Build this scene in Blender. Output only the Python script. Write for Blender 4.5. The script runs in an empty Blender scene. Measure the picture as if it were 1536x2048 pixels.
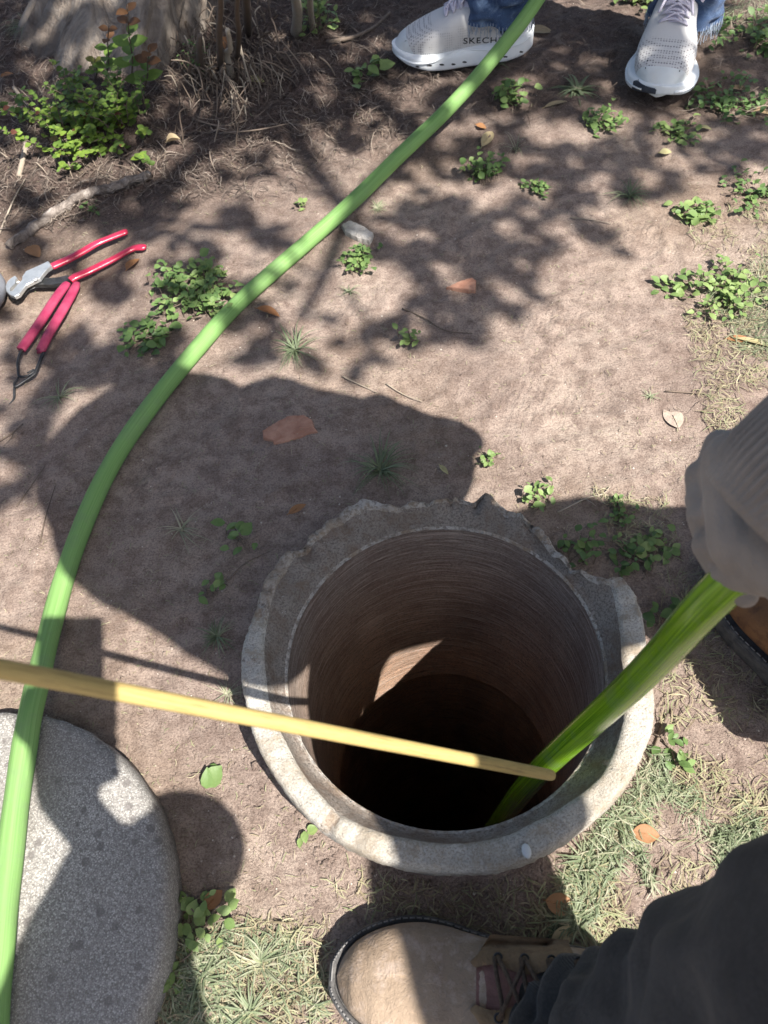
import bpy, bmesh, math, random
import numpy as np
from mathutils import Vector, Matrix, noise
from mathutils.bvhtree import BVHTree

rng = random.Random(7)
nr = np.random.RandomState(11)
sc = bpy.context.scene
col = sc.collection

# ------------------------------------------------------------------ camera
F = 1538.0; CX, CY = 768.0, 1024.0; CH = 0.84
_n = np.array([(893-CX)/F, (2007-CY)/F, 1.0]); _n /= np.linalg.norm(_n)
_f = np.array([0, 0, 1.0]) - _n*_n[2]; _f /= np.linalg.norm(_f)
RM = np.array([np.cross(_f, -_n), _f, -_n])          # rows: world axes in camera coords
def at(px, py, z=0.0):
    d = RM @ np.array([(px-CX)/F, (py-CY)/F, 1.0]); t = (z-CH)/d[2]
    return Vector((t*d[0], t*d[1], z))
cd = bpy.data.cameras.new('camera'); cam = bpy.data.objects.new('camera', cd); col.objects.link(cam)
_r = RM @ np.array([1, 0, 0]); _u = RM @ np.array([0, -1, 0]); _b = RM @ np.array([0, 0, -1])
cam.matrix_world = Matrix(((_r[0], _u[0], _b[0], 0), (_r[1], _u[1], _b[1], 0), (_r[2], _u[2], _b[2], CH), (0, 0, 0, 1)))
cd.sensor_fit = 'VERTICAL'; cd.sensor_height = 24; cd.sensor_width = 18; cd.lens = 24*F/2048
cd.clip_start = 0.02; cd.clip_end = 500
cd.dof.use_dof = True; cd.dof.focus_distance = 0.95; cd.dof.aperture_fstop = 6.5
sc.camera = cam

# ------------------------------------------------------------------ light
SUN_EL, SUN_AZ = math.radians(56.12), math.radians(-49.35)
sdir = Vector((math.cos(SUN_EL)*math.cos(SUN_AZ), math.cos(SUN_EL)*math.sin(SUN_AZ), math.sin(SUN_EL)))
w = bpy.data.worlds.new('World'); sc.world = w; w.use_nodes = True
wn = w.node_tree; bg = wn.nodes['Background']
sky = wn.nodes.new('ShaderNodeTexSky'); sky.sky_type = 'NISHITA'; sky.sun_disc = False
sky.sun_elevation = SUN_EL; sky.sun_rotation = math.pi/2 - SUN_AZ
sky.dust_density = 2.5; sky.air_density = 0.9; sky.ozone_density = 0.6
wn.links.new(sky.outputs[0], bg.inputs[0]); bg.inputs[1].default_value = 0.085
sl = bpy.data.lights.new('sun', 'SUN'); sl.energy = 4.7; sl.angle = math.radians(0.53); sl.color = (1.0, 0.95, 0.88)
so = bpy.data.objects.new('sun', sl); col.objects.link(so); so.rotation_euler = sdir.to_track_quat('Z', 'Y').to_euler()
sc.view_settings.view_transform = 'Standard'; sc.view_settings.look = 'None'
sc.view_settings.gamma = 1; sc.view_settings.use_curve_mapping = False
sc.view_settings.exposure = 1.26
GS = Vector((sdir.x/sdir.z, sdir.y/sdir.z, 1.0))       # per metre of height, towards the sun
def cast(px, py, z):
    """the point at height z whose shadow falls on the ground where the pixel shows it"""
    return at(px, py, 0) + GS*z

# ------------------------------------------------------------------ helpers
def tag(o, label=None, cat=None, group=None, kind=None):
    if label: o['label'] = label
    if cat: o['category'] = cat
    if group: o['group'] = group
    if kind: o['kind'] = kind
    return o
def empty(name, loc=(0, 0, 0), label=None, cat=None, group=None, rot=(0, 0, 0)):
    o = bpy.data.objects.new(name, None); col.objects.link(o); o.location = loc; o.rotation_euler = rot
    o.empty_display_size = 0.05
    return tag(o, label, cat, group)
class MB:
    def __init__(s): s.v = []; s.f = []; s.a = []; s.m = []; s.mi = 0; s.val = 0.5
    def add(s, vs, fs):
        b = len(s.v); s.v += [tuple(v) for v in vs]; s.a += [s.val]*len(vs)
        s.f += [tuple(b+i for i in f) for f in fs]; s.m += [s.mi]*len(fs)
    def grid(s, rows, closed=False, caps=False):
        nrow, nc = len(rows), len(rows[0]); vs = [p for r in rows for p in r]; fs = []
        for i in range(nrow-1):
            for j in range(nc if closed else nc-1):
                k = (j+1) % nc
                fs.append((i*nc+j, i*nc+k, (i+1)*nc+k, (i+1)*nc+j))
        if caps and closed:
            fs.append(tuple(reversed(range(nc)))); fs.append(tuple((nrow-1)*nc+j for j in range(nc)))
        s.add(vs, fs)
    def tube(s, pts, rad, n=8, caps=True, flat=1.0, rough=0.0):
        pts = [Vector(p) for p in pts]; rows = []; up = None
        for i, p in enumerate(pts):
            t = (pts[min(i+1, len(pts)-1)] - pts[max(i-1, 0)])
            t = t.normalized() if t.length > 1e-9 else Vector((0, 0, 1))
            if up is None: up = Vector((0, 0, 1)) if abs(t.z) < .9 else Vector((1, 0, 0))
            sx = t.cross(up).normalized(); up = sx.cross(t).normalized()
            r = rad[i] if hasattr(rad, '__len__') else rad
            rows.append([p + (sx*math.cos(a) + up*math.sin(a)*flat)*r*(1+(rng.uniform(-rough, rough) if rough else 0)) for a in [2*math.pi*j/n for j in range(n)]])
        s.grid(rows, True, caps)
    def build(s, name, mat, parent=None, smooth=True, loc=None):
        me = bpy.data.meshes.new(name); me.from_pydata(s.v, [], s.f)
        mats = mat if isinstance(mat, (list, tuple)) else [mat]
        for m_ in mats: me.materials.append(m_)
        if len(mats) > 1: me.polygons.foreach_set('material_index', s.m)
        at_ = me.attributes.new('v', 'FLOAT', 'POINT'); at_.data.foreach_set('value', s.a)
        if smooth: me.polygons.foreach_set('use_smooth', [True]*len(me.polygons))
        me.update()
        o = bpy.data.objects.new(name, me); col.objects.link(o)
        if parent: o.parent = parent
        if loc is not None: o.location = loc
        return o
def spline(pts, n=8):
    """Catmull-Rom through points (any dimension)"""
    P = [np.array(p, float) for p in pts]; P = [2*P[0]-P[1]] + P + [2*P[-1]-P[-2]]; out = []
    for i in range(1, len(P)-2):
        for k in range(n):
            t = k/n; a, b, c, d = P[i-1], P[i], P[i+1], P[i+2]
            out.append(.5*((2*b)+(c-a)*t+(2*a-5*b+4*c-d)*t*t+(3*b-a-3*c+d)*t**3))
    out.append(P[-2]); return out
def interp(u, xs, ys): return float(np.interp(u, xs, ys))
def smoothstep(a, b, x): t = np.clip((x-a)/(b-a), 0, 1); return t*t*(3-2*t)

def capsule_mesh(mb, p0, r0, p1, r1, n=14):
    p0, p1 = Vector(p0), Vector(p1); d = p1-p0; L = d.length
    q = d.to_track_quat('Z', 'Y') if L > 1e-6 else Matrix.Identity(3).to_quaternion(); rows = []
    st = [(-r0*math.cos(a), r0*math.sin(a)) for a in np.linspace(0.12, math.pi/2, 5)] + [(L+r1*math.sin(a), r1*math.cos(a)) for a in np.linspace(0, math.pi/2-.12, 5)]
    for z, r in st: rows.append([p0 + q @ Vector((r*math.cos(t), r*math.sin(t), z)) for t in [2*math.pi*j/n for j in range(n)]])
    mb.grid(rows, True, True)
def blob(name, caps, mat, parent=None, voxel=0.008, smooth=6, disp=None):
    """overlapping limbs fused into one continuous surface"""
    mb = MB()
    for c in caps: capsule_mesh(mb, *c)
    o = mb.build(name, mat, parent)
    m = o.modifiers.new('fuse', 'REMESH'); m.mode = 'VOXEL'; m.voxel_size = voxel; m.use_smooth_shade = True
    s = o.modifiers.new('soft', 'SMOOTH'); s.iterations = smooth; s.factor = .6
    if disp:
        for sz, st in disp:
            t = bpy.data.textures.new(name+'_folds', 'CLOUDS'); t.noise_scale = sz; t.noise_depth = 1
            d = o.modifiers.new('folds', 'DISPLACE'); d.texture = t; d.strength = st; d.mid_level = .5; d.texture_coords = 'GLOBAL'
    return o

# ---- materials
class NT:
    def __init__(s, name):
        s.m = bpy.data.materials.new(name); s.m.use_nodes = True; s.t = s.m.node_tree; s.t.nodes.clear()
        s.out = s.t.nodes.new('ShaderNodeOutputMaterial'); s.co = s.t.nodes.new('ShaderNodeTexCoord').outputs['Object']
    def n(s, ty, props=None, **inp):
        nd = s.t.nodes.new('ShaderNode'+ty)
        for k, v in (props or {}).items(): setattr(nd, k, v)
        for k, v in inp.items():
            key = int(k[1:]) if k[0] == '_' and k[1:].isdigit() else k.replace('_', ' ')
            s.put(nd.inputs[key], v)
        return nd
    def put(s, sock, v):
        if isinstance(v, bpy.types.NodeSocket): s.t.links.new(v, sock)
        elif isinstance(v, tuple) and len(v) == 3 and sock.type == 'RGBA': sock.default_value = (*v, 1)
        else: sock.default_value = v
    def map(s, scale=(1, 1, 1), rot=(0, 0, 0), loc=(0, 0, 0), co=None):
        return s.n('Mapping', Vector=co or s.co, Scale=scale, Rotation=rot, Location=loc).outputs[0]
    def noise(s, scale, detail=4, rough=.55, co=None, dist=0):
        return s.n('TexNoise', Vector=co or s.co, Scale=scale, Detail=detail, Roughness=rough, Distortion=dist).outputs[0]
    def vor(s, scale, co=None, out='Distance', feature='F1', rnd=1.0):
        return s.n('TexVoronoi', {'feature': feature}, Vector=co or s.co, Scale=scale, Randomness=rnd).outputs[out]
    def ramp(s, fac, *stops):
        r = s.n('ValToRGB', Fac=fac); e = r.color_ramp.elements
        while len(e) < len(stops): e.new(0.5)
        for el, (p, c) in zip(e, stops):
            el.position = p; el.color = (c, c, c, 1) if not isinstance(c, tuple) else (*c, 1)
        return r.outputs[0]
    def mix(s, fac, a, b, mode='MIX'):
        nd = s.n('Mix', {'data_type': 'RGBA', 'blend_type': mode}); s.put(nd.inputs[0], fac)
        s.put(nd.inputs[6], a); s.put(nd.inputs[7], b); return nd.outputs[2]
    def math(s, op, a, b=0.0, clamp=False):
        nd = s.n('Math', {'operation': op, 'use_clamp': clamp}); s.put(nd.inputs[0], a); s.put(nd.inputs[1], b); return nd.outputs[0]
    def attr(s, name): return s.n('Attribute', {'attribute_name': name}).outputs['Fac']
    def bump(s, h, dist, strength=1.0, normal=None):
        nd = s.n('Bump', Height=h, Distance=dist, Strength=strength)
        if normal is not None: s.put(nd.inputs['Normal'], normal)
        return nd.outputs[0]
    def done(s, color, rough=.8, normal=None, spec=.3, trans=0.0, metal=0.0, sheen=0.0, coat=0.0):
        p = s.n('BsdfPrincipled', Base_Color=color, Roughness=rough, Metallic=metal)
        p.inputs['Specular IOR Level'].default_value = spec
        if sheen: p.inputs['Sheen Weight'].default_value = sheen
        if coat: p.inputs['Coat Weight'].default_value = coat; p.inputs['Coat Roughness'].default_value = .12
        if normal is not None: s.put(p.inputs['Normal'], normal)
        sh = p.outputs[0]
        if trans:
            t = s.n('BsdfTranslucent', Color=color)
            mx = s.n('MixShader'); mx.inputs[0].default_value = trans
            s.t.links.new(sh, mx.inputs[1]); s.t.links.new(t.outputs[0], mx.inputs[2]); sh = mx.outputs[0]
        s.t.links.new(sh, s.out.inputs[0]); return s.m

def m_soil():
    t = NT('soil'); hum = t.attr('humus')
    big = t.noise(5, 5, .6); mid = t.noise(38, 5, .65); fine = t.noise(420, 3, .7); fib = t.noise(110, 4, .7, dist=1.5)
    base = t.ramp(big, (.32, (.275, .212, .178)), (.5, (.375, .296, .248)), (.68, (.44, .358, .296)))
    base = t.mix(t.ramp(mid, (.44, 0.0), (.60, .55)), base, (.17, .12, .098))
    base = t.mix(t.ramp(t.noise(2.2, 3, .5), (.5, 0.0), (.68, .5)), base, (.23, .165, .105))
    dark = t.mix(t.ramp(fib, (.35, 0.0), (.62, 1.0)), (.055, .040, .034), (.17, .125, .105))
    c = t.mix(hum, base, dark)
    c = t.mix(t.ramp(fine, (.36, .75), (.56, 0.0)), c, t.mix(1.0, c, (.48, .45, .45), 'MULTIPLY'))
    sp = t.vor(330); lt = t.ramp(sp, (.05, 1.0), (.13, 0.0))
    sel = t.ramp(t.noise(120, 1), (.58, 0.0), (.62, 1.0))
    c = t.mix(t.math('MULTIPLY', t.math('MULTIPLY', lt, sel), .8), c, (.55, .47, .39))
    c = t.mix(t.ramp(t.noise(70, 5, .75), (.56, 0.0), (.70, .45)), c, (.13, .09, .08))
    c = t.mix(t.ramp(t.noise(23, 6, .7, dist=1.0), (.55, 0.0), (.72, .35)), c, (.44, .37, .31))
    # boot tread prints pressed into the dust
    scf = t.noise(1.0, 6, .7, co=t.map((9, 42, 20), (0, 0, .6)), dist=1.6); c = t.mix(t.ramp(scf, (.30, .35), (.44, 0.0)), c, t.mix(1.0, c, (.62, .58, .57), 'MULTIPLY'))
    h = t.math('ADD', t.math('MULTIPLY', mid, .5), t.math('ADD', t.math('MULTIPLY', fine, .22), t.math('MULTIPLY', scf, .35)))
    h = t.math('ADD', h, t.math('MULTIPLY', fib, t.math('ADD', t.math('MULTIPLY', hum, .2), .10)))
    wv = t.n('TexWave', {'wave_type': 'BANDS', 'bands_direction': 'X'}, Vector=t.map((1, 1, 1), (0, 0, .5)), Scale=30, Distortion=5, Detail=3, Detail_Scale=2).outputs['Fac']
    h = t.math('ADD', h, t.math('MULTIPLY', t.math('MULTIPLY', wv, t.attr('tread')), .10))
    nb = t.bump(h, .010, 1.0)
    nb = t.bump(t.noise(700, 3, .7), .0015, 1.0, nb)
    return t.done(c, .95, nb, .15)
def m_concrete(name, c0, c1, dk, fine=260, stain=None, bump=.002):
    t = NT(name)
    a = t.noise(9, 5, .6); g = t.noise(fine, 4, .75); b = t.noise(34, 5, .65)
    c = t.mix(t.ramp(a, (.36, 0.0), (.64, 1.0)), c0, c1)
    c = t.mix(t.ramp(g, (.40, .8), (.54, 0.0)), c, dk)
    c = t.mix(t.ramp(t.noise(13, 6, .7, dist=.6), (.50, 0.0), (.66, .65)), c, stain or dk)
    if stain: c = t.mix(t.ramp(b, (.5, 0.0), (.66, .75)), c, stain)
    wsp = t.ramp(t.vor(190), (.06, 1.0), (.13, 0.0)); sel = t.ramp(t.noise(60, 1), (.60, 0.0), (.64, 1.0))
    c = t.mix(t.math('MULTIPLY', wsp, sel), c, (.62, .61, .58))
    pit = t.ramp(t.vor(120), (.06, 0.0), (.2, 1.0))
    h = t.math('ADD', t.math('MULTIPLY', g, .5), t.math('ADD', t.math('MULTIPLY', b, .8), t.math('MULTIPLY', pit, .25)))
    h = t.math('ADD', h, t.math('MULTIPLY', t.noise(95, 6, .8), .9))
    return t.done(c, .92, t.bump(h, bump*2.2, .9), .2)
def m_bore():
    t = NT('bore_concrete')
    sep = t.n('SeparateXYZ', Vector=t.co); z = sep.outputs[2]
    g = t.noise(300, 4, .75); st = t.noise(14, 5, .6, co=t.map((1, 1, .35)))
    ring = t.noise(1.0, 6, .8, co=t.map((16, 16, 300))); ring2 = t.noise(1.0, 3, .6, co=t.map((9, 9, 90)))
    c = t.ramp(t.math('MULTIPLY', z, -1.0), (.0, (.50, .40, .33)), (.20, (.70, .46, .33)), (.45, (.80, .50, .33)))  # wall colour painted lighter and warmer with depth, standing in for light down there
    c = t.mix(t.ramp(st, (.42, 0.0), (.66, .6)), c, (.38, .25, .19))
    c = t.mix(t.ramp(g, (.38, .7), (.52, 0.0)), c, (.25, .18, .14))
    c = t.mix(t.ramp(ring, (.53, 0.0), (.60, .8)), c, (.80, .66, .56))
    c = t.mix(t.ramp(ring, (.38, .75), (.47, 0.0)), c, (.24, .155, .12))
    c = t.mix(t.math('MULTIPLY', t.ramp(t.noise(210, 2), (.66, 0.0), (.72, 1.0)), .6), c, (.42, .38, .34))
    h = t.math('ADD', t.math('MULTIPLY', ring, .9), t.math('ADD', t.math('MULTIPLY', g, .6), t.math('MULTIPLY', ring2, .8)))
    return t.done(c, .88, t.bump(h, .010, 1.0), .25)
def m_terrazzo():
    t = NT('washed_concrete')
    v = t.n('TexVoronoi', Vector=t.co, Scale=700.0); cell = v.outputs['Color']; hue = t.n('SeparateXYZ', Vector=cell).outputs[0]
    c = t.ramp(hue, (.0, (.17, .158, .143)), (.3, (.26, .245, .225)), (.7, (.35, .335, .31)), (1.0, (.50, .48, .445)))
    v2 = t.n('TexVoronoi', Vector=t.co, Scale=85.0); h2 = t.n('SeparateXYZ', Vector=v2.outputs['Color']).outputs[1]
    big = t.math('MULTIPLY', t.ramp(v2.outputs['Distance'], (.30, 1.0), (.42, 0.0)), t.ramp(h2, (.78, 0.0), (.80, 1.0)))
    c = t.mix(t.math('MULTIPLY', big, .7), c, (.12, .105, .10))
    c = t.mix(t.ramp(t.noise(7, 4), (.46, 0.0), (.66, .35)), c, (.17, .15, .13))
    c = t.mix(t.ramp(v.outputs['Distance'], (.42, 0.0), (.62, .5)), c, (.13, .125, .12))
    return t.done(c, .85, t.bump(t.math('ADD', t.math('MULTIPLY', v.outputs['Distance'], -.5), t.math('MULTIPLY', t.noise(260, 4), .5)), .0010, .8), .3)
def m_hose(name, ca, cb, rough, coat=0.0):
    t = NT(name); u = t.attr('v')
    st = t.noise(1.0, 4, .6, co=t.n('CombineXYZ', X=t.math('MULTIPLY', t.attr('ang'), 30.0), Y=t.math('MULTIPLY', u, 6.0), Z=0.0).outputs[0])
    c = t.mix(t.ramp(st, (.35, 0.0), (.65, 1.0)), ca, cb)
    mk = t.noise(18, 6, .8); c = t.mix(t.ramp(mk, (.50, 0.0), (.70, .6)), c, (.16, .24, .11))
    c = t.mix(t.ramp(t.noise(75, 4, .8), (.70, 0.0), (.78, .6)), c, (.02, .08, .012))
    return t.done(c, rough, t.bump(st, .0006, .6), .4, coat=coat)
def m_simple(name, ca, cb, scale=40, rough=.8, bump=.001, spec=.3, trans=0.0, metal=0.0, sheen=0.0, det=4, coat=0.0, bscale=None):
    t = NT(name); a = t.noise(scale, det, .6)
    c = t.mix(t.ramp(a, (.35, 0.0), (.65, 1.0)), ca, cb)
    return t.done(c, rough, t.bump(t.noise(bscale or scale*6, 3, .6), bump, 1.0) if bump else None, spec, trans, metal, sheen, coat)
def m_leaf(name, *stops, trans=.3, rough=.5):
    t = NT(name); c = t.ramp(t.attr('v'), *stops)
    c = t.mix(t.ramp(t.noise(160, 3), (.4, 0.0), (.7, .35)), c, t.mix(1.0, c, (.6, .65, .5), 'MULTIPLY'))
    return t.done(c, rough, t.bump(t.noise(300, 2), .0006, .6), .35, trans)
def m_wood(name, ca, cb, cc, axis_rot, gr=1.0, bump=.0006):
    t = NT(name); co = t.map((1, 1, 1), axis_rot)
    g = t.noise(1.0, 5, .7, co=t.n('Mapping', Vector=t.n('Mapping', Vector=t.co, Rotation=axis_rot).outputs[0], Scale=(14*gr, 260*gr, 260*gr)).outputs[0])
    c = t.ramp(g, (.3, ca), (.5, cb), (.7, cc))
    return t.done(c, .6, t.bump(g, bump, 1.0), .35)

M = {}
M['soil'] = m_soil()
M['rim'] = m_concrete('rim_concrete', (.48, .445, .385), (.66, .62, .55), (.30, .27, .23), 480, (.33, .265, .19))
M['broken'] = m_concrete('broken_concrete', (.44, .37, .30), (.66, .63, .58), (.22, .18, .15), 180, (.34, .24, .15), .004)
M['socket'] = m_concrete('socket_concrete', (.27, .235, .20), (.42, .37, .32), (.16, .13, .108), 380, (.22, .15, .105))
M['bore'] = m_bore()
M['slab'] = m_terrazzo()
M['hose'] = m_hose('green_hose', (.135, .265, .072), (.195, .345, .11), .75)
M['hose_wet'] = m_hose('wet_green_hose', (.075, .20, .004), (.28, .50, .02), .22, .6)
M['leaf'] = m_leaf('weed_leaf', (0, (.07, .13, .045)), (.5, (.14, .23, .075)), (1, (.27, .36, .13)))
M['bush'] = m_leaf('sucker_leaf', (0, (.08, .12, .03)), (.45, (.12, .20, .04)), (.85, (.22, .32, .05)), (.93, (.16, .10, .035)), (1, (.12, .045, .03)))
M['crown'] = m_leaf('crown_leaf', (0, (.045, .09, .025)), (1, (.09, .15, .04)), trans=.2)
def m_branch():
    t = NT('grey_branch_bark'); a = t.noise(45, 6, .75, dist=.8); b = t.noise(160, 4, .7)
    c = t.ramp(a, (.32, (.07, .055, .048)), (.5, (.22, .185, .16)), (.66, (.42, .37, .33)))
    return t.done(c, .92, t.bump(t.math('ADD', a, t.math('MULTIPLY', b, .4)), .006, 1.0), .2)
M['branch'] = m_branch()
M['skeleton'] = m_simple('bleached_leaf', (.30, .24, .20), (.44, .36, .29), 140, .9, .001)
M['grass'] = m_leaf('grass_blade', (0, (.11, .14, .08)), (.45, (.20, .245, .14)), (.75, (.30, .32, .21)), (1, (.42, .39, .29)), trans=.25)
M['dry'] = m_leaf('dry_clipping', (0, (.15, .115, .075)), (.45, (.33, .28, .18)), (.7, (.24, .27, .14)), (1, (.45, .39, .27)), trans=.1, rough=.8)
M['twig'] = m_leaf('twig_bark', (0, (.09, .065, .05)), (.6, (.22, .17, .135)), (1, (.42, .36, .29)), trans=0, rough=.9)
M['fibre'] = m_leaf('litter_fibre', (0, (.05, .038, .032)), (.7, (.14, .108, .09)), (1, (.30, .25, .21)), trans=0, rough=.95)
M['deadleaf'] = m_leaf('dead_leaf', (0, (.30, .14, .06)), (.35, (.36, .20, .10)), (.7, (.40, .31, .19)), (1, (.42, .40, .20)), trans=.2, rough=.6)
M['bark'] = None
M['red'] = m_simple('red_grip', (.40, .016, .05), (.50, .03, .075), 60, .32, .0002, .5, coat=.3)
M['red_old'] = m_simple('worn_red_grip', (.26, .022, .065), (.34, .05, .10), 45, .5, .0006, .4)
M['steel'] = m_simple('brushed_steel', (.50, .52, .52), (.66, .67, .66), 60, .42, .0006, .5, metal=.75)
M['blacksteel'] = m_simple('black_steel', (.025, .026, .028), (.06, .06, .062), 90, .45, .0003, .5, metal=.5)
M['terracotta'] = m_simple('terracotta', (.34, .17, .115), (.44, .25, .175), 60, .9, .0012)
M['stone'] = m_simple('pale_stone', (.34, .31, .28), (.52, .49, .45), 60, .9, .002)
M['grey_metal'] = m_simple('grey_enamel', (.13, .135, .155), (.20, .205, .225), 14, .4, .0003)
M['sweater'] = m_simple('dark_jacket', (.018, .026, .032), (.03, .04, .046), 30, .9, .002, .1)
M['skin'] = m_simple('skin', (.45, .25, .18), (.55, .33, .25), 30, .55, .0004, .35)
M['phone'] = m_simple('phone_shell', (.02, .02, .022), (.03, .03, .032), 5, .3, 0, .5)
M['lace'] = m_simple('lavender_lace', (.62, .58, .68), (.72, .69, .76), 200, .8, .0006)
M['brownlace'] = m_simple('brown_lace', (.06, .042, .03), (.12, .085, .06), 300, .8, .001)
M['ink'] = m_simple('black_print', (.02, .02, .022), (.03, .03, .03), 50, .6, 0)
M['rubber'] = m_simple('dark_rubber', (.05, .05, .052), (.11, .105, .10), 90, .7, .0008)
M['rubber_light'] = m_simple('grey_thread', (.16, .155, .15), (.26, .25, .24), 90, .8, 0)
M['outsole'] = m_simple('black_outsole', (.035, .045, .065), (.05, .06, .08), 90, .55, .0006)
M['midsole'] = m_simple('white_midsole', (.74, .78, .80), (.82, .84, .85), 25, .5, .0005)
M['hair'] = m_simple('brown_hair', (.05, .03, .02), (.09, .055, .035), 90, .6, .002)
M['shirt'] = m_simple('grey_shirt', (.16, .17, .19), (.2, .21, .23), 40, .9, .001)
M['cap'] = m_simple('khaki_cloth', (.24, .21, .16), (.29, .26, .20), 60, .9, .001)
def m_cloth(name, ca, cb, weave=900, rough=.9, wear=None):
    t = NT(name); a = t.noise(18, 5, .6); tw = t.n('TexWave', {'bands_direction': 'DIAGONAL'}, Vector=t.co, Scale=weave/2.2, Distortion=.4).outputs['Fac']
    c = t.mix(t.ramp(a, (.38, 0.0), (.64, 1.0)), ca, cb)
    if wear: c = t.mix(t.ramp(t.noise(26, 4, .7, dist=.8), (.54, 0.0), (.72, .7)), c, wear)
    c = t.mix(t.ramp(t.noise(500, 2), (.42, .5), (.6, 0.0)), c, t.mix(1.0, c, (.55, .55, .6), 'MULTIPLY'))
    return t.done(c, rough, t.bump(tw, .0006, .6, t.bump(t.noise(45, 4), .003, .6)), .15, sheen=.15)
M['denim'] = m_cloth('blue_denim', (.035, .065, .14), (.075, .13, .25), wear=(.26, .36, .50))
M['fray'] = m_simple('denim_fray', (.25, .32, .42), (.5, .55, .62), 120, .95, 0)
M['trouser'] = m_cloth('charcoal_trousers', (.040, .039, .038), (.060, .057, .053), wear=(.085, .078, .068))
def m_glove():
    t = NT('beige_canvas'); a = t.noise(25, 4)
    c = t.mix(t.ramp(a, (.35, 0.0), (.65, 1.0)), (.27, .232, .195), (.34, .295, .25))
    return t.done(c, .95, t.bump(t.noise(500, 3), .0008, .8, t.bump(t.noise(40, 3), .002, .5)), .1, sheen=.2)
M['glove'] = m_glove()
def m_leather(name, ca, cb, cc):
    t = NT(name); a = t.noise(14, 5, .65); b = t.noise(60, 4, .7)
    c = t.mix(t.ramp(a, (.36, 0.0), (.64, 1.0)), ca, cb)
    c = t.mix(t.ramp(b, (.50, 0.0), (.66, .8)), c, cc)
    sc_ = t.ramp(t.noise(1.0, 5, .8, co=t.map((35, 160, 60), (0, 0, .7)), dist=1.0), (.60, 0.0), (.70, .7)); c = t.mix(sc_, c, t.mix(1.0, c, (1.6, 1.55, 1.5), 'MULTIPLY'))
    c = t.mix(t.ramp(t.noise(9, 4, .6), (.40, .6), (.55, 0.0)), c, t.mix(1.0, c, (.62, .58, .50), 'MULTIPLY'))
    return t.done(c, .82, t.bump(t.noise(420, 3, .7), .0010, .9, t.bump(t.noise(38, 6, .7, dist=.8), .0040, .8)), .25)
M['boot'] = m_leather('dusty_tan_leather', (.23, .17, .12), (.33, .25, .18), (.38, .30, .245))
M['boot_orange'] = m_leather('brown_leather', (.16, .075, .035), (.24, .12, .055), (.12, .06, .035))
M['eyestay'] = m_leather('tan_suede', (.19, .125, .07), (.27, .19, .115), (.14, .09, .055))
def m_bark():
    t = NT('trunk_bark'); co = t.map((1, 1, .16)); a = t.noise(16, 6, .65, co=co, dist=1.2); b = t.noise(70, 5, .7, co=t.map((1, 1, .25)))
    c = t.ramp(a, (.3, (.08, .062, .052)), (.46, (.20, .165, .135)), (.6, (.30, .26, .22)), (.75, (.15, .125, .105)))
    c = t.mix(t.ramp(t.noise(4, 3), (.52, 0.0), (.62, .75)), c, (.10, .08, .068))
    h = t.math('ADD', a, t.math('MULTIPLY', b, .4))
    return t.done(c, .92, t.bump(h, .02, 1.0), .2)
M['bark'] = m_bark()

# ------------------------------------------------------------------ ground
WC = Vector((.0435, .308))                              # centre of the well
_L = nr.rand(8, 256, 256)
def vn(x, y, k, s):
    x = np.asarray(x, float)*s + 37.3*k; y = np.asarray(y, float)*s + 11.7*k
    xi = np.floor(x).astype(int); yi = np.floor(y).astype(int); fx = x-xi; fy = y-yi
    fx = fx*fx*(3-2*fx); fy = fy*fy*(3-2*fy); L = _L[k % 8]; g = lambda a, b: L[a & 255, b & 255]
    return (g(xi, yi)*(1-fx)+g(xi+1, yi)*fx)*(1-fy) + (g(xi, yi+1)*(1-fx)+g(xi+1, yi+1)*fx)*fy - .5
TB = at(285, 150, 0)                                    # foot of the tree
def humus(x, y):
    x = np.asarray(x, float); y = np.asarray(y, float)
    d = np.hypot((x-TB.x)*.8, (y-TB.y)*1.0); h = 1-smoothstep(.42, .80, d+vn(x, y, 3, 6)*.22)
    h2 = smoothstep(1.22, 1.55, y+vn(x, y, 4, 5)*.35)*.75
    return np.maximum(h, h2)
def hz(x, y):
    x = np.asarray(x, float); y = np.asarray(y, float); hm = humus(x, y)
    h = vn(x, y, 0, 3)*.014 + vn(x, y, 1, 9)*.008 + vn(x, y, 2, 26)*.0052 + vn(x, y, 5, 62)*.0034 + (1-np.abs(2*vn(x+vn(y, x, 3, 12)*.05, y, 6, 17)))**6*.0035
    h = h + hm*(vn(x, y, 6, 60)*.007 + vn(x, y, 7, 22)*.012 + vn(x, y, 1, 110)*.006)
    d = np.hypot(x-TB.x, y-TB.y); h = h + .025*np.exp(-(d/.35)**2)
    dw = np.hypot(x-WC.x, y-WC.y); h = h*smoothstep(.15, .42, dw)*1.0 + .004*np.exp(-((dw-.21)/.03)**2)*(vn(x, y, 2, 40)+.6)
    far = smoothstep(3, 10, np.hypot(x, y)); return h*(1-far) + far*vn(x, y, 4, .25)*.3
def G(px, py):
    p = at(px, py, 0)
    for _ in range(2): p = at(px, py, float(hz(p.x, p.y)))
    return p
def zat(x, y): return float(hz(x, y))
def axis(a, b, st, lo, hi):
    v = list(np.arange(a, b, st)); s = st
    while v[-1] < hi: s *= 1.25; v.append(v[-1]+s)
    s = st; v.insert(0, a-s)
    while v[0] > lo: s *= 1.25; v.insert(0, v[0]-s)
    return np.array(v)
gx = axis(-.92, 1.12, .0046, -80, 80); gy = axis(-.12, 2.25, .0050, -80, 80)
XX, YY = np.meshgrid(gx, gy); ZZ = hz(XX, YY); nx, ny = len(gx), len(gy)
co = np.stack([XX.ravel(), YY.ravel(), ZZ.ravel()], 1)
ii, jj = np.meshgrid(np.arange(nx-1), np.arange(ny-1)); a = (jj*nx+ii).ravel()
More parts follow.
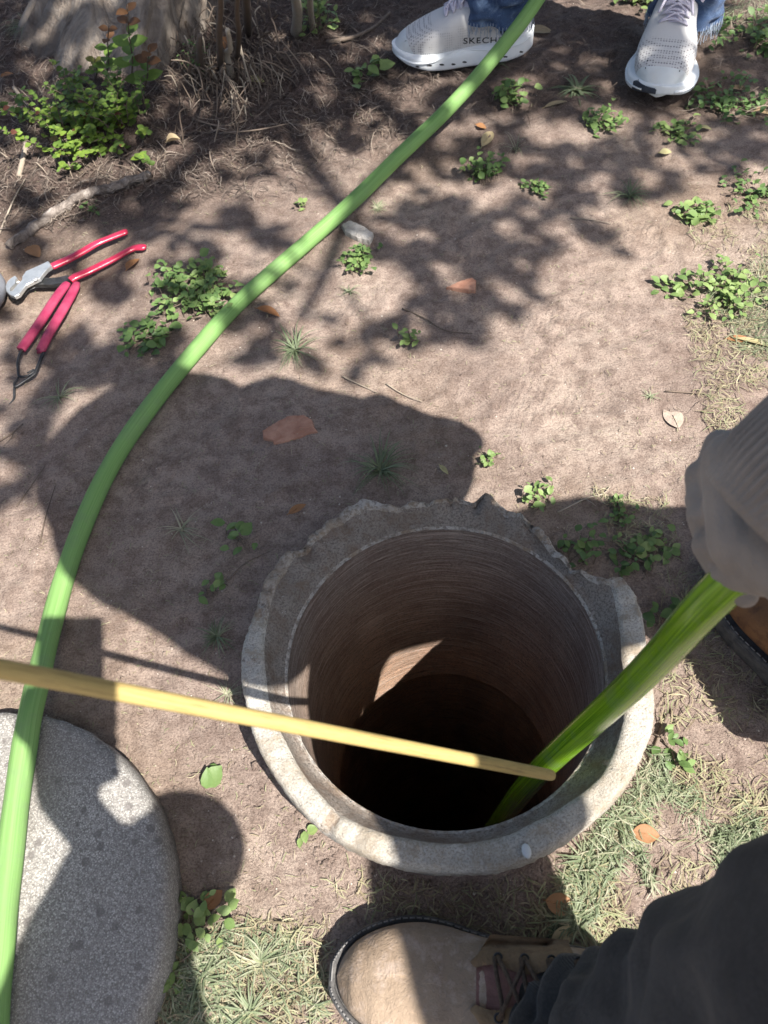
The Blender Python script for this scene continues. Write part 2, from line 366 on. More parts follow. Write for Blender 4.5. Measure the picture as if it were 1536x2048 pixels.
cxm = (XX[:-1, :-1]+XX[1:, 1:]).ravel()/2; cym = (YY[:-1, :-1]+YY[1:, 1:]).ravel()/2
keep = np.hypot(cxm-WC.x, cym-WC.y) > .188; a = a[keep]
fc = np.stack([a, a+1, a+1+nx, a+nx], 1)
me = bpy.data.meshes.new('ground'); me.vertices.add(len(co)); me.vertices.foreach_set('co', co.ravel())
me.loops.add(fc.size); me.loops.foreach_set('vertex_index', fc.ravel())
me.polygons.add(len(fc)); me.polygons.foreach_set('loop_start', np.arange(0, fc.size, 4)); me.polygons.foreach_set('use_smooth', np.ones(len(fc), bool))
me.update(calc_edges=True)
at_ = me.attributes.new('humus', 'FLOAT', 'POINT'); at_.data.foreach_set('value', humus(XX, YY).ravel())
tr = np.zeros(XX.shape)
for (px, py, r) in [(400, 900, .10), (300, 960, .07), (1090, 640, .09), (930, 500, .07), (1290, 470, .06), (1080, 800, .10), (700, 620, .06), (520, 880, .06)]:
    p = at(px, py); tr = np.maximum(tr, 1-smoothstep(.3, 1, np.hypot(XX-p.x, (YY-p.y)*1.3)/r))
at_ = me.attributes.new('tread', 'FLOAT', 'POINT'); at_.data.foreach_set('value', tr.ravel())
me.materials.append(M['soil'])
ground = bpy.data.objects.new('ground', me); col.objects.link(ground); tag(ground, kind='structure')

# ------------------------------------------------------------------ the well
RZ = .082
OUT = [(478,1350),(481,1290),(490,1255),(507,1210),(530,1140),(560,1100),(600,1070),(667,1023),(720,990),(745,990),(765,997),(800,1001),(823,992),(870,988),(920,978),(945,988),(962,973),(985,984),(1016,1000),(1040,1018),(1066,1026),(1099,1057),(1115,1085),(1132,1101),(1157,1125),(1190,1138),(1223,1148),(1250,1150),(1277,1188),(1288,1222),(1293,1252),(1297,1290),(1306,1330),(1312,1376),(1313,1429),(1306,1470),(1292,1505),(1258,1570),(1225,1608),(1188,1641),(1150,1670),(1113,1695),(1050,1724),(981,1742),(910,1744),(835,1738),(790,1730),(735,1712),(690,1690),(650,1665),(597,1618),(560,1572),(539,1540),(515,1500),(500,1462),(488,1410)]
INN = [(531,1350),(527,1293),(533,1233),(543,1185),(560,1147),(593,1100),(620,1078),(647,1060),(693,1033),(725,1017),(753,1010),(780,1016),(827,1008),(920,989),(950,996),(962,982),(1016,1020),(1053,1034),(1078,1063),(1107,1101),(1148,1128),(1198,1160),(1223,1167),(1232,1205),(1240,1252),(1244,1314),(1252,1380),(1248,1440),(1230,1500),(1204,1550),(1140,1602),(1063,1645),(1018,1668),(950,1682),(877,1685),(810,1674),(752,1660),(705,1640),(668,1617),(640,1588),(614,1558),(590,1520),(570,1480),(545,1430),(535,1390)]
def polar(pts, z):
    L = []
    for q in pts:
        p = at(*q, z); L.append((math.atan2(p.y-WC.y, p.x-WC.x), math.hypot(p.x-WC.x, p.y-WC.y)))
    L.sort(); a = np.array([l[0] for l in L]); r = np.array([l[1] for l in L])
    return np.concatenate([a-2*np.pi, a, a+2*np.pi]), np.tile(r, 3)
ao, ro = polar(OUT, RZ); ai, ri = polar(INN, RZ)
NT_ = 420
def ang(k): return -math.pi + 2*math.pi*k/NT_
def rout(a): return float(np.interp(a, ao, ro))
def rinn(a): return min(float(np.interp(a, ai, ri)), rout(a)-.004)
def ring(fr, fz):
    rows = []
    for k in range(NT_):
        a = ang(k); r = fr(a, k); rows.append(Vector((WC.x+r*math.cos(a), WC.y+r*math.sin(a), fz(a, k))))
    return rows
def broke(a):                                            # how broken the rim is here, 0..1
    d = math.degrees(a); w_ = (rout(a)-rinn(a)); return max(0, min(1, (.024-w_)/.012))
def nz(a, s, k=0): return noise.noise(Vector((math.cos(a)*s, math.sin(a)*s, 3.1*k)))
well = empty('well_ring', (0, 0, 0), 'round concrete well with a chipped rim and a deep dark shaft', 'well')
def chip(a): return max(0, nz(a, 11, 4)-.12)*(.07+broke(a))+.35*max(0, nz(a, 31, 8)-.18)*(.22+broke(a))
zr = lambda a, k: RZ - .030*chip(a) - broke(a)*.012*(.6+nz(a, 9)) + .0016*nz(a, 30, 1) + .0008*nz(a, 90, 2)
mb = MB()
rows = [ring(lambda a, k: .2045+.0005*nz(a, 20), lambda a, k: -.12),
        ring(lambda a, k: .2045+.0012*nz(a, 20), lambda a, k: -.002),
        ring(lambda a, k: min(.2065, rout(a)+.004)+.0015*nz(a, 25), lambda a, k: .03),
        ring(lambda a, k: rout(a)+.0012*nz(a, 60, 5), lambda a, k: RZ-.024+.005*nz(a, 22)-.006*broke(a)),
        ring(lambda a, k: rout(a)-.001+.001*nz(a, 70)-.014*chip(a), lambda a, k: zr(a, k)-.006),
        ring(lambda a, k: rout(a)-.0045-.020*chip(a), zr)]
for q in (.2, .4, .6, .8): rows.append(ring(lambda a, k, q=q: rout(a)-.0045+(rinn(a)+.0025-rout(a)+.0045)*q, lambda a, k, q=q: zr(a, k)+.0013*nz(a, 55, 6+q*9)+.0007*nz(a, 130, 3+q*7)))
rows += [ring(lambda a, k: rinn(a)+.0025, lambda a, k: zr(a, k)-.001), ring(lambda a, k: rinn(a), lambda a, k: zr(a, k)-.005)]
rows = [r[::-1] for r in rows]; mb.grid(rows, True)
for i, f in enumerate(mb.f):                             # chipped places show rough, brown broken concrete
    k = NT_-1-(i % NT_); mb.m[i] = 1 if (broke(ang(k)) > .35 or chip(ang(k)) > .08 or nz(ang(k), 7, 9) > .46) else 0
mb.build('rim', [M['rim'], M['broken']], well)
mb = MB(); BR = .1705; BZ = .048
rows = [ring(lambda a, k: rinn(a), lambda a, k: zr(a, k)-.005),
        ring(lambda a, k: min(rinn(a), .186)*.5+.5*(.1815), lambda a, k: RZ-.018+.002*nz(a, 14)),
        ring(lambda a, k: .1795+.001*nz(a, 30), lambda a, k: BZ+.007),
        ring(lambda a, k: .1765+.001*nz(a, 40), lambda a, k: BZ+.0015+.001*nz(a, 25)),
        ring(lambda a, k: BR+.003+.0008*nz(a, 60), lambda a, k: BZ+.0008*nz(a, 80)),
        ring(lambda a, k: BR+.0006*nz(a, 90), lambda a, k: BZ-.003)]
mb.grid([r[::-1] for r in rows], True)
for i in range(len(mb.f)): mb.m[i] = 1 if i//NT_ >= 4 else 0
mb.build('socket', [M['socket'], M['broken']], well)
mb = MB(); rows = []
for j in range(60):
    z = BZ-.003-(.44+BZ)*j/59
    rows.append(ring(lambda a, k, z=z: BR+.0006*math.sin(z*900)*(.5+nz(a, 3, int(z*40)))-.0004, lambda a, k, z=z: z))
for r_, z_ in ((.176, -.446), (.182, -.47), (.19, -.52), (.192, -1.4), (.19, -2.6)): rows.append(ring(lambda a, k: r_+.003*nz(a, 5, z_*9), lambda a, k: z_+.004*nz(a, 12)))
mb.grid([r[::-1] for r in rows], True); mb.build('bore', M['bore'], well)
mb = MB(); b = ring(lambda a, k: .2, lambda a, k: -2.58); mb.add(b+[Vector((WC.x, WC.y, -2.58))], [(k, (k+1) % NT_, NT_) for k in range(NT_)])
M['water'] = m_simple('well_water', (.008, .008, .007), (.012, .011, .009), 4, .08, 0, .5); mb.build('water_surface', M['water'], well)
pb = at(1053, 1702, RZ+.002); mb = MB(); mb.grid([[pb+Vector((.0055*math.cos(t)*math.sin(s)*.8, .0055*math.sin(t)*math.sin(s)*1.2, .002*math.cos(s))) for t in np.linspace(0, 6.28, 12, endpoint=False)] for s in np.linspace(.05, 1.6, 5)], True, True)
M['pebble'] = m_simple('white_aggregate', (.55, .56, .55), (.66, .66, .64), 90, .6, 0); mb.build('white_pebble', M['pebble'], well)

# ------------------------------------------------------------------ the lid lying left of the well
SC = Vector((-.460, .104, .052)); lid = MB(); SR = .2135; ST = .052
pr = [(SR-.012, -.004), (SR, .004), (SR+.001, .03), (SR-.001, ST-.006), (SR-.006, ST-.001), (SR-.012, ST), (SR*.7, ST+.0006), (SR*.35, ST+.0003), (.001, ST)]
rows = []
for r_, z_ in pr: rows.append([Vector((SC.x+(r_+(.0022*noise.noise(Vector((math.cos(t)*12, math.sin(t)*12, z_*30)))+.0012*noise.noise(Vector((math.cos(t)*50, math.sin(t)*50, z_*60)))) *(r_ > .15))*math.cos(t), SC.y+(r_+(.0022*noise.noise(Vector((math.cos(t)*12, math.sin(t)*12, z_*30)))) *(r_ > .15))*math.sin(t), z_)) for t in [2*math.pi*k/220 for k in range(220)]])
lid.grid(rows, True); o = lid.build('concrete_slab', M['slab']); tag(o, 'round speckled grey concrete lid lying on the ground under the hose', 'lid')

# ------------------------------------------------------------------ hose
HR = .0126
hp = [Vector((-1.9, -2.3, .014)), Vector((-1.35, -1.3, .014)), Vector((-.88, -.62, .014)), Vector((-.66, -.28, .016)), Vector((-.56, -.12, .045)), Vector((-.52, -.055, ST+.0135)), at(-40, 2160, ST+.0135), at(-12, 2000, ST+.0135), at(2, 1880, ST+.0135), at(14, 1760, ST+.0135), at(28, 1640, ST+.0135), at(45, 1520, ST+.0135), at(58, 1440, ST+.0135), at(74, 1370, .052), at(93, 1290, .030), at(118, 1190, .016), at(152, 1085, .014), at(198, 975, .014), at(252, 880, .014), at(318, 790, .015), at(392, 700, .016), at(470, 612, .018), at(556, 535, .018), at(640, 463, .020), at(722, 388, .026), at(803, 307, .036), at(880, 235, .052), at(950, 160, .085), at(1012, 84, .115), at(1075, 2, .15)]
e = hp[-1]
hp += [Vector((.60, 1.83, .17)), Vector((.80, 1.97, .16)), Vector((1.08, 2.0, .10)), Vector((1.45, 1.86, .04)), Vector((1.80, 1.5, .02)), Vector((1.95, 1.0, .02)), Vector((1.90, .4, .02)), Vector((1.66, -.15, .02)), Vector((1.28, -.48, .03)), Vector((.95, -.50, .10)), Vector((.74, -.30, .26)), Vector((.62, -.06, .42)), Vector((.51, .08, .54)), Vector((.37, .165, .58))]
wet0 = len(hp)
hp += [Vector((.245, .195, .52)), at(1428, 1192, .405), at(1335, 1300, .305), at(1240, 1392, .20), at(1165, 1462, .11), at(1085, 1535, .005), at(1030, 1600, -.12), at(990, 1655, -.30), at(960, 1690, -.6), at(940, 1710, -1.1), at(930, 1720, -2.4)]
sp = np.array(spline(hp, 10))
for _ in range(22): sp[1:-1] += .5*((sp[:-2]+sp[2:])/2-sp[1:-1])
mb = MB(); NS = 20; rows = []; up = Vector((0, 0, 1)); P = [Vector(p) for p in sp]
for i, p in enumerate(P):
    t = (P[min(i+1, len(P)-1)]-P[max(i-1, 0)]).normalized(); sx = t.cross(up).normalized(); up = sx.cross(t).normalized()
    fl = 1 + .03*math.sin(i*.35)
    rows.append([p+(sx*math.cos(a_)*fl+up*math.sin(a_)/fl)*HR for a_ in [2*math.pi*j/NS for j in range(NS)]])
mb.grid(rows, True, True)
seg = [i//NS for i in range((len(P)-1)*NS)]+[0, 0]
mb.m = [1 if s_ > (wet0-2)*10 else 0 for s_ in seg]
L_ = np.cumsum([0]+[(P[i+1]-P[i]).length for i in range(len(P)-1)]); mb.a = [L_[i//NS] for i in range(len(P)*NS)]
o = mb.build('garden_hose', [M['hose'], M['hose_wet']])
ag = o.data.attributes.new('ang', 'FLOAT', 'POINT'); ag.data.foreach_set('value', [math.sin(2*math.pi*(i % NS)/NS*1.0)*.5+.5 for i in range(len(P)*NS)])
tag(o, 'thick bright green hose curving across the dirt and down into the well', 'hose')

# ------------------------------------------------------------------ wooden stick
def ptd(px, py, depth):
    d = RM @ np.array([(px-CX)/F, (py-CY)/F, 1.0]); return Vector((0, 0, CH))+Vector(d)*depth
s0 = ptd(1105, 1551, .60); s1 = ptd(711, 1475, .465); dr = (s1-s0)
M['stick'] = m_wood('yellow_wood', (.27, .19, .075), (.50, .38, .145), (.40, .29, .11), (0, 0, 0), 2.0)
mb = MB(); pts = [s0+dr*t for t in (-.003, .006, .02, .15, .4, .7, 1.0, 1.3, 1.7, 2.2, 2.8, 3.4, 4.2)]
mb.tube(pts, [.0026, .0040, .0043, .0044, .0045, .0045, .0046, .0046, .0045, .0044, .0042, .0042, .0042], 16)
o = mb.build('wooden_stick', M['stick']); tag(o, 'thin yellow wooden stick held out over the mouth of the well', 'stick')
dq = dr.normalized().to_track_quat('X', 'Z'); 
for v in o.data.vertices: v.co = dq.inverted() @ (v.co - s0)
o.location = s0; o.rotation_euler = dq.to_euler()
STICK_END = s0+dr*4.0

# ------------------------------------------------------------------ pliers
def plate(mb, pts, z, th, bev=.0008):
    """flat outline with thickness and a small bevel; pts are world xy"""
    n = len(pts); c = sum((Vector(p) for p in pts), Vector((0, 0)))/n
    def off(s): return [Vector(p)+(c-Vector(p)).normalized()*s for p in pts]
    rows = [[Vector((*p, z)) for p in off(bev)], [Vector((*p, z+bev)) for p in pts], [Vector((*p, z+th-bev)) for p in pts], [Vector((*p, z+th)) for p in off(bev)]]
    ar = sum(pts[i][0]*pts[(i+1) % n][1]-pts[(i+1) % n][0]*pts[i][1] for i in range(n))
    if ar < 0: rows = [r[::-1] for r in rows]
    mb.grid(rows, True, True)
def px2(L, z=0.0): return [tuple(at(x, y, z)[:2]) for x, y in L]
def zoomed(L): return [(x/4.8, 440+y/4.8) for x, y in L]
def grip(mb, L, z, rads, flat=.62, n=16):
    sp_ = spline([(*at(*q, z), r) for q, r in zip(L, rads)], 6); mb.tube([Vector(p[:3]) for p in sp_], [p[3] for p in sp_], n, True, flat)
pl = empty('pliers', G(60, 565), 'open slip joint pliers with a steel head and glossy red grips', 'pliers')
pz = .012
def lp(o): o.parent = pl; o.matrix_parent_inverse = Matrix.Translation(-pl.location); return o
mb = MB(); plate(mb, px2(zoomed([(480, 425), (515, 470), (470, 500), (420, 560), (400, 590), (330, 625), (270, 655), (240, 690), (200, 745), (160, 765), (110, 745), (80, 715), (70, 670), (85, 625), (120, 590), (160, 565), (182, 590), (165, 600), (160, 640), (135, 665), (112, 690), (112, 720), (140, 715), (165, 680), (195, 640), (230, 605), (235, 570), (270, 520), (340, 490), (420, 455)]), pz+.004), pz+.004, .007)
lp(mb.build('upper_jaw', M['steel'], smooth=False))
mb = MB(); plate(mb, px2(zoomed([(400, 560), (480, 575), (560, 570), (665, 548), (680, 590), (600, 625), (520, 640), (420, 640), (330, 640), (270, 665), (215, 730), (160, 780), (110, 765), (85, 725), (130, 745), (190, 735), (260, 660), (330, 610)]), pz-.002), pz-.004, .0065)
lp(mb.build('lower_jaw', M['blacksteel'], smooth=False))
mb = MB(); pv = at(335/4.8, 440+568/4.8, pz+.011); mb.grid([[pv+Vector((r_*math.cos(t), r_*math.sin(t), h_)) for t in np.linspace(0, 6.28, 16, endpoint=False)] for r_, h_ in ((.0055, 0), (.0055, .001), (.0045, .0022), (.002, .0026), (.0003, .0024))], True)
lp(mb.build('rivet', M['steel']))
g1 = [(500, 448), (560, 420), (660, 375), (800, 300), (930, 225), (1050, 175), (1140, 140), (1200, 118), (1225, 112)]
mb = MB(); grip(mb, zoomed(g1), pz+.006, [.0072, .0078, .0078, .0075, .0068, .0064, .0066, .0068, .0045]); lp(mb.build('grip', M['red']))
g2 = [(675, 580), (730, 545), (850, 495), (980, 430), (1100, 370), (1200, 312), (1290, 270), (1370, 262), (1400, 262)]
mb = MB(); grip(mb, zoomed(g2), pz+.002, [.0070, .0078, .0076, .0072, .0066, .0062, .0064, .0068, .0045]); lp(mb.build('grip', M['red']))
cp = empty('curved_tip_pliers', G(120, 680), 'dark wire pliers with crossed thin tips and worn dull red grips', 'pliers')
def lc(o): o.parent = cp; o.matrix_parent_inverse = Matrix.Translation(-cp.location); return o
mb = MB(); grip(mb, zoomed([(650, 605), (620, 640), (530, 760), (400, 960), (290, 1120), (215, 1225), (200, 1243)]), .012, [.006, .0082, .0088, .0088, .0088, .0086, .0084], .6); lc(mb.build('grip', M['red_old']))
mb = MB(); grip(mb, zoomed([(735, 605), (715, 660), (640, 800), (540, 970), (455, 1120), (400, 1235), (392, 1250)]), .011, [.006, .0080, .0086, .0086, .0084, .0082, .0080], .6); lc(mb.build('grip', M['red_old']))
mb = MB(); grip(mb, zoomed([(222, 1240), (190, 1290), (170, 1370), (172, 1440), (185, 1500), (250, 1500), (320, 1460), (318, 1440), (260, 1470)]), .010, [.0026, .0024, .0022, .0020, .0020, .0018, .0018, .0016, .0012], 1, 8); lc(mb.build('wire_arm', M['blacksteel']))
mb = MB(); grip(mb, zoomed([(425, 1260), (385, 1350), (345, 1450), (320, 1490), (230, 1550), (150, 1600), (138, 1570), (165, 1530), (190, 1490)]), .008, [.0026, .0026, .0025, .0024, .0022, .0020, .0018, .0016, .0014], 1, 8); lc(mb.build('wire_arm', M['blacksteel']))
mb = MB(); grip(mb, zoomed([(140, 1595), (138, 1650), (135, 1710), (110, 1745), (85, 1765)]), .006, [.002, .0022, .0018, .001, .0005], .8, 8); lc(mb.build('tip', M['blacksteel']))
# grey rounded metal object of unknown use, cut by the left edge
mb = MB(); c = at(-56, 588, .02); rows = [[c+Vector((.055*math.sin(s)*math.cos(t), .062*math.sin(s)*math.sin(t), .03*math.cos(s))) for t in np.linspace(0, 6.28, 28, endpoint=False)] for s in np.linspace(.02, 3.1, 16)]
mb.grid([r[::-1] for r in rows], True, True); tag(mb.build('stone', M['grey_metal']), 'smooth grey rounded metal object at the left edge beside the steel pliers jaw', 'stone')

# ------------------------------------------------------------------ shards and stones
def shard(name, L, th, mat, label, cat, z0=.0):
    c = G(*L[0]); z = c.z+z0; pts = px2(L, z+th); n = len(pts)
    cx_, cy_ = sum(p[0] for p in pts)/n, sum(p[1] for p in pts)/n; mb = MB()
    P2 = []                                              # ragged outline
    for i in range(n):
        a_, b_ = Vector(pts[i]), Vector(pts[(i+1) % n])
        for k in range(6):
            q = a_.lerp(b_, k/6); q += Vector((rng.uniform(-1, 1), rng.uniform(-1, 1)))*.0008; P2.append(q)
    m_ = len(P2); cc = Vector((cx_, cy_))
    rows = [[Vector((*(cc+(p-cc)*1.02), z-.004)) for p in P2], [Vector((*(cc+(p-cc)*1.01), z+th*.7)) for p in P2], [Vector((*(cc+(p-cc)*.965), z+th+rng.uniform(-.0004, .0004))) for p in P2], [Vector((*(cc+(p-cc)*.5), z+th+.001+rng.uniform(-.0006, .0006))) for p in P2]]
    ar = sum(P2[i].x*P2[(i+1) % m_].y-P2[(i+1) % m_].x*P2[i].y for i in range(m_))
    if ar < 0: rows = [r[::-1] for r in rows]
    mb.grid(rows, True, True); o = mb.build(name, mat, smooth=False); tag(o, label, cat); return o
shard('terracotta_shard', [(525, 860), (545, 848), (575, 831), (607, 829), (622, 838), (633, 862), (610, 870), (600, 875), (570, 883), (548, 887), (543, 879), (527, 873)], .006, M['terracotta'], 'large cracked terracotta shard lying in the shadow above the well', 'shard')
shard('terracotta_shard', [(893, 574), (925, 560), (945, 555), (952, 560), (951, 579), (930, 578)], .005, M['terracotta'], 'small pinkish terracotta shard half sunk in the sunlit dirt', 'shard')
shard('stone_chip', [(683, 448), (700, 440), (722, 450), (747, 465), (738, 480), (715, 476), (690, 462)], .012, M['stone'], 'pale jagged stone chip beside the hose', 'stone')

# ------------------------------------------------------------------ shoes
def loft_shoe(L, prof, n=26, flat_bottom=False):
    """prof(u) -> (left half width, right half width, z bottom, z top, squareness); heel u=0, toe u=1 along +x"""
    rows = []
    us = [0.5-.5*math.cos(math.pi*(i+.12)/(52+.24-1)) for i in range(52)]
    for u in us:
        wl, wr, zb, zt, sq = prof(u); r = []
        for j in range(n):
            t = 2*math.pi*j/n; c_, s_ = math.cos(t), math.sin(t)
            y = (abs(c_)**sq)*(1 if c_ > 0 else -1); z = (abs(s_)**sq)*(1 if s_ > 0 else -1)
            r.append(Vector((u*L, y*(wl if y > 0 else wr), (zb+zt)/2+z*(zt-zb)/2)))
        rows.append(r)
    mb = MB(); mb.grid(rows, True, True); return mb
def foot_w(u, W, side):                                  # outline of a foot, side=+1 outer
    e = math.sqrt(max(0, 1-abs(2*u-1)**3.3))
    o_ = side > 0; P_ = [(0, .74), (.12, .72), (.3, .68), (.5, .78 if o_ else .68), (.72, 1.0), (.88, .98), (1, .90 if o_ else .98)]
    k = sum(np.interp(u+d, [p[0] for p in P_], [p[1] for p in P_]) for d in (-.08, -.04, 0, .04, .08))/5
    return W*k*e+.0006
def drop_on(tree, x, y, z0=.3):
    h = tree.ray_cast(Vector((x, y, z0)), Vector((0, 0, -1))); return h[0], h[1]
def bvh(o):
    return BVHTree.FromPolygons([v.co for v in o.data.vertices], [p.vertices for p in o.data.polygons])
def m_sneaker():
    t = NT('sneaker_knit'); sep = t.n('SeparateXYZ', Vector=t.co); x = sep.outputs[0]; z = sep.outputs[2]
    hole = t.vor(230, rnd=.12); dots = t.ramp(hole, (.28, 1.0), (.42, 0.0))
    zone = t.math('MULTIPLY', t.ramp(x, (.20, 0.0), (.205, 1.0)), t.ramp(x, (.255, 1.0), (.262, 0.0)))
    zone2 = t.math('MULTIPLY', t.ramp(x, (.11, 0.0), (.13, 1.0)), t.ramp(z, (.075, 1.0), (.08, 0.0)))
    guard = t.math('GREATER_THAN', t.math('SUBTRACT', x, t.math('MULTIPLY', z, .55)), .222)
    c = t.mix(t.ramp(x, (.03, 0.0), (.09, 1.0)), (.68, .70, .74), (.62, .61, .60))
    c = t.mix(t.math('MULTIPLY', dots, t.math('MAXIMUM', zone, t.math('MULTIPLY', zone2, .35))), c, (.26, .25, .26))
    c = t.mix(guard, c, (.68, .71, .71))
    c = t.mix(t.ramp(t.noise(30, 4), (.5, 0.0), (.75, .3)), c, (.50, .45, .40))
    wv = t.noise(700, 2)
    return t.done(c, .75, t.bump(wv, .0006, .7), .3)
M['sneaker'] = m_sneaker()
def build_sneaker(parent, loc, yaw, outer, texts, toe_pad, pitch=0.0, roll=0.0):
    """local frame: heel at the origin, toe along +x, `outer` = side of the little toe (+1 left, -1 right)"""
    L = .283
    def up_prof(u):
        W = .053
        top = np.interp(u, [0, .05, .15, .28, .40, .52, .64, .76, .88, .95, 1], [.105, .118, .120, .112, .116, .104, .090, .076, .062, .052, .036])
        return foot_w(u, W, outer)*.93, foot_w(u, W, -outer)*.93, .018, top, .72
    def so_prof(u):
        W = .060
        zb = np.interp(u, [0, .08, .2, .6, .75, .9, 1], [.016, .006, 0, 0, .002, .012, .026])
        zt = np.interp(u, [0, .1, .3, .5, .7, .85, 1], [.052, .048, .042, .037, .034, .035, .040])
        return foot_w(u, W, outer), foot_w(u, W, -outer), zb, zt, .42
    mbu = loft_shoe(L*.965, up_prof, 40); mbu.v = [(x+.006, y, z) for x, y, z in mbu.v]
    up = mbu.build('sneaker', M['sneaker'], parent); up.location = loc; up.rotation_euler = (roll, pitch, yaw)
    so = loft_shoe(L, so_prof, 44).build('sole', M['midsole'], up)
    tu, ts = bvh(up), bvh(so)
    for sgn in (1, -1):                                   # raised band of the midsole
        mb = MB(); pts = []
        for u in np.linspace(.03, .97, 40):
            wl, wr, zb, zt, sq = so_prof(u); h = ts.ray_cast(Vector((u*L, sgn*.2, zt-.008-.006*math.sin(u*9))), Vector((0, -sgn, 0)))
            if h[0]: pts.append(h[0])
        mb.tube(pts, .0022, 6); mb.build('midsole_ridge', M['midsole'], up)
    # flat black ovals along the midsole, painted for the shade in its cutouts
    for sgn in (1, -1):
        for u in (.10, .21, .33, .50, .58, .66, .74, .82):
            h = ts.ray_cast(Vector((u*L, sgn*.2, .017+.002*math.sin(u*20))), Vector((0, -sgn, 0)))
            if h[0]:
                mb = MB(); q = h[0]; mb.grid([[q+Vector((.0062*r_*math.cos(t), sgn*.0006*(1.2-r_), .0019*r_*math.sin(t)+.0008*r_*math.cos(t))) for t in np.linspace(0, 6.28, 14, endpoint=False)] for r_ in (1, .6, .05)], True); mb.build('midsole_hollow_shade', M['ink'], up)
    # short dashes on the toe guard
    for sgn in (1, -1):
        for dx in (.0, .011):
            q, nn = drop_on(tu, L*.86+dx, sgn*.026)
            if q: mb = MB(); mb.tube([q+Vector((-.0028, 0, .0005)), q+Vector((.0028, 0, .0002))], .0008, 5, True, .4); mb.build('dash', M['ink'], up)
    mb = MB()                                             # padded collar, then the tongue
    ring_ = [Vector((.055+.046*math.cos(t)*(1 if math.cos(t) > 0 else .85), .034*math.sin(t), .121+.010*math.cos(t)-.006*abs(math.sin(t)))) for t in np.linspace(0, 2*math.pi, 29)]
    mb.tube(ring_, .0075, 10, False); mb.build('collar', M['sneaker'], up)
    mb = MB(); rows = []
    for u, z_, w_ in ((.62, .094, .020), (.55, .106, .023), (.47, .116, .024), (.40, .126, .024), (.34, .137, .024), (.31, .148, .022)):
        rows.append([Vector((u*L-.003*abs(k), w_*k, z_-.010*k*k)) for k in np.linspace(-1, 1, 9)])
    mb.grid([r[::-1] for r in rows]); mb.grid([[p-Vector((0, 0, .004)) for p in r] for r in rows]); mb.build('tongue', M['lace'], up)
    mb = MB(); xs = np.linspace(.62, .36, 6)
    def onl(u, k):
        y = .022*k; q, nn = drop_on(tu, u*L, y); zz = max(q.z if q else 0, float(np.interp(u, [.31, .34, .40, .47, .55, .62], [.148, .137, .126, .116, .106, .094]))-.01*k*k)
        return Vector((u*L, y, zz+.002))
    for i, u in enumerate(xs):
        mb.tube([onl(u, k)+Vector((.002*math.sin(k*3), 0, .0035*(1-k*k))) for k in np.linspace(-1.05, 1.05, 9)], .0026, 6, True, .55)
        if i < 5:
            for sg in (1, -1): mb.tube([onl(u+(xs[i+1]-u)*(k+1)/2, sg*k)+Vector((0, 0, .004*(1-k*k)+.001)) for k in np.linspace(-1, 1, 8)], .0025, 6, True, .55)
    c0 = onl(.38, 0)+Vector((0, 0, .006))                 # bow loops and loose ends
    for sg in (1, -1):
        loop = [c0, c0+Vector((.015, sg*.014, .010)), c0+Vector((.030, sg*.032, -.004)), c0+Vector((.040, sg*.036, -.020)), c0+Vector((.026, sg*.024, -.008)), c0]
        mb.tube([Vector(p) for p in spline(loop, 5)], .0025, 6, True, .6)
        mb.tube([Vector(p) for p in spline([c0, c0+Vector((.02, sg*.006, .006)), c0+Vector((.048, sg*.018, -.010)), c0+Vector((.070, sg*.026, -.030))], 5)], .0023, 6, True, .6)
    mb.build('laces', M['lace'], up)
    if toe_pad:                                           # dark outsole wrapping up over the toe
        mb = MB(); rows = []
        for a_ in np.linspace(-.95, .02, 18):
            row = []; ztop = .048-.034*max(0, (abs(a_+.46)-.30)/.19)**2
            for z_ in np.linspace(.014, max(.016, min(.036, ztop)), 9):
                o_ = Vector((L*.80, 0, z_)); d_ = Vector((math.cos(a_), math.sin(a_), 0)); h = ts.ray_cast(o_+d_*.2, -d_)
                row.append(o_+d_*(((h[0]-o_).dot(d_) if h[0] else .05)+.0013))
            rows.append(row)
        mb.grid(rows); mb.build('toe_bumper', M['outsole'], up)
    for body, size, u0, z0, sgn, sp_, tilt in texts:
        fc_ = bpy.data.curves.new('lettering', 'FONT'); fc_.body = body; fc_.size = size; fc_.space_character = sp_; fc_.offset = .0002
        fo = bpy.data.objects.new('lettering_tmp', fc_); col.objects.link(fo)
        bpy.context.view_layer.update(); me_ = bpy.data.meshes.new_from_object(fo.evaluated_get(bpy.context.evaluated_depsgraph_get()))
        bpy.data.objects.remove(fo)
        bm = bmesh.new(); bm.from_mesh(me_); bmesh.ops.triangulate(bm, faces=bm.faces[:])
        bmesh.ops.subdivide_edges(bm, edges=[e_ for e_ in bm.edges if e_.calc_length() > .002], cuts=2); bm.to_mesh(me_); bm.free()
        for v in me_.vertices:
            xx, zz = v.co.x*1.25, v.co.y
            if sgn:                                       # on the side wall
                X_ = u0*L+(xx if sgn < 0 else -xx); Z_ = z0+zz+tilt*xx
                h = tu.ray_cast(Vector((X_, sgn*.2, Z_)), Vector((0, -sgn, 0))); y_ = h[0].y if h[0] else sgn*.03
                v.co = Vector((X_, y_+sgn*.0006, Z_))
            else:                                         # on the tongue, read from the toe
                X_ = u0*L+zz; Y_ = xx-.006; q = onl(X_/L, max(-1, min(1, Y_/.022))); v.co = Vector((X_, Y_, q.z+.0045))
        me_.materials.clear(); me_.materials.append(M['ink']); fo = bpy.data.objects.new('lettering', me_); col.objects.link(fo); fo.parent = up
    return up

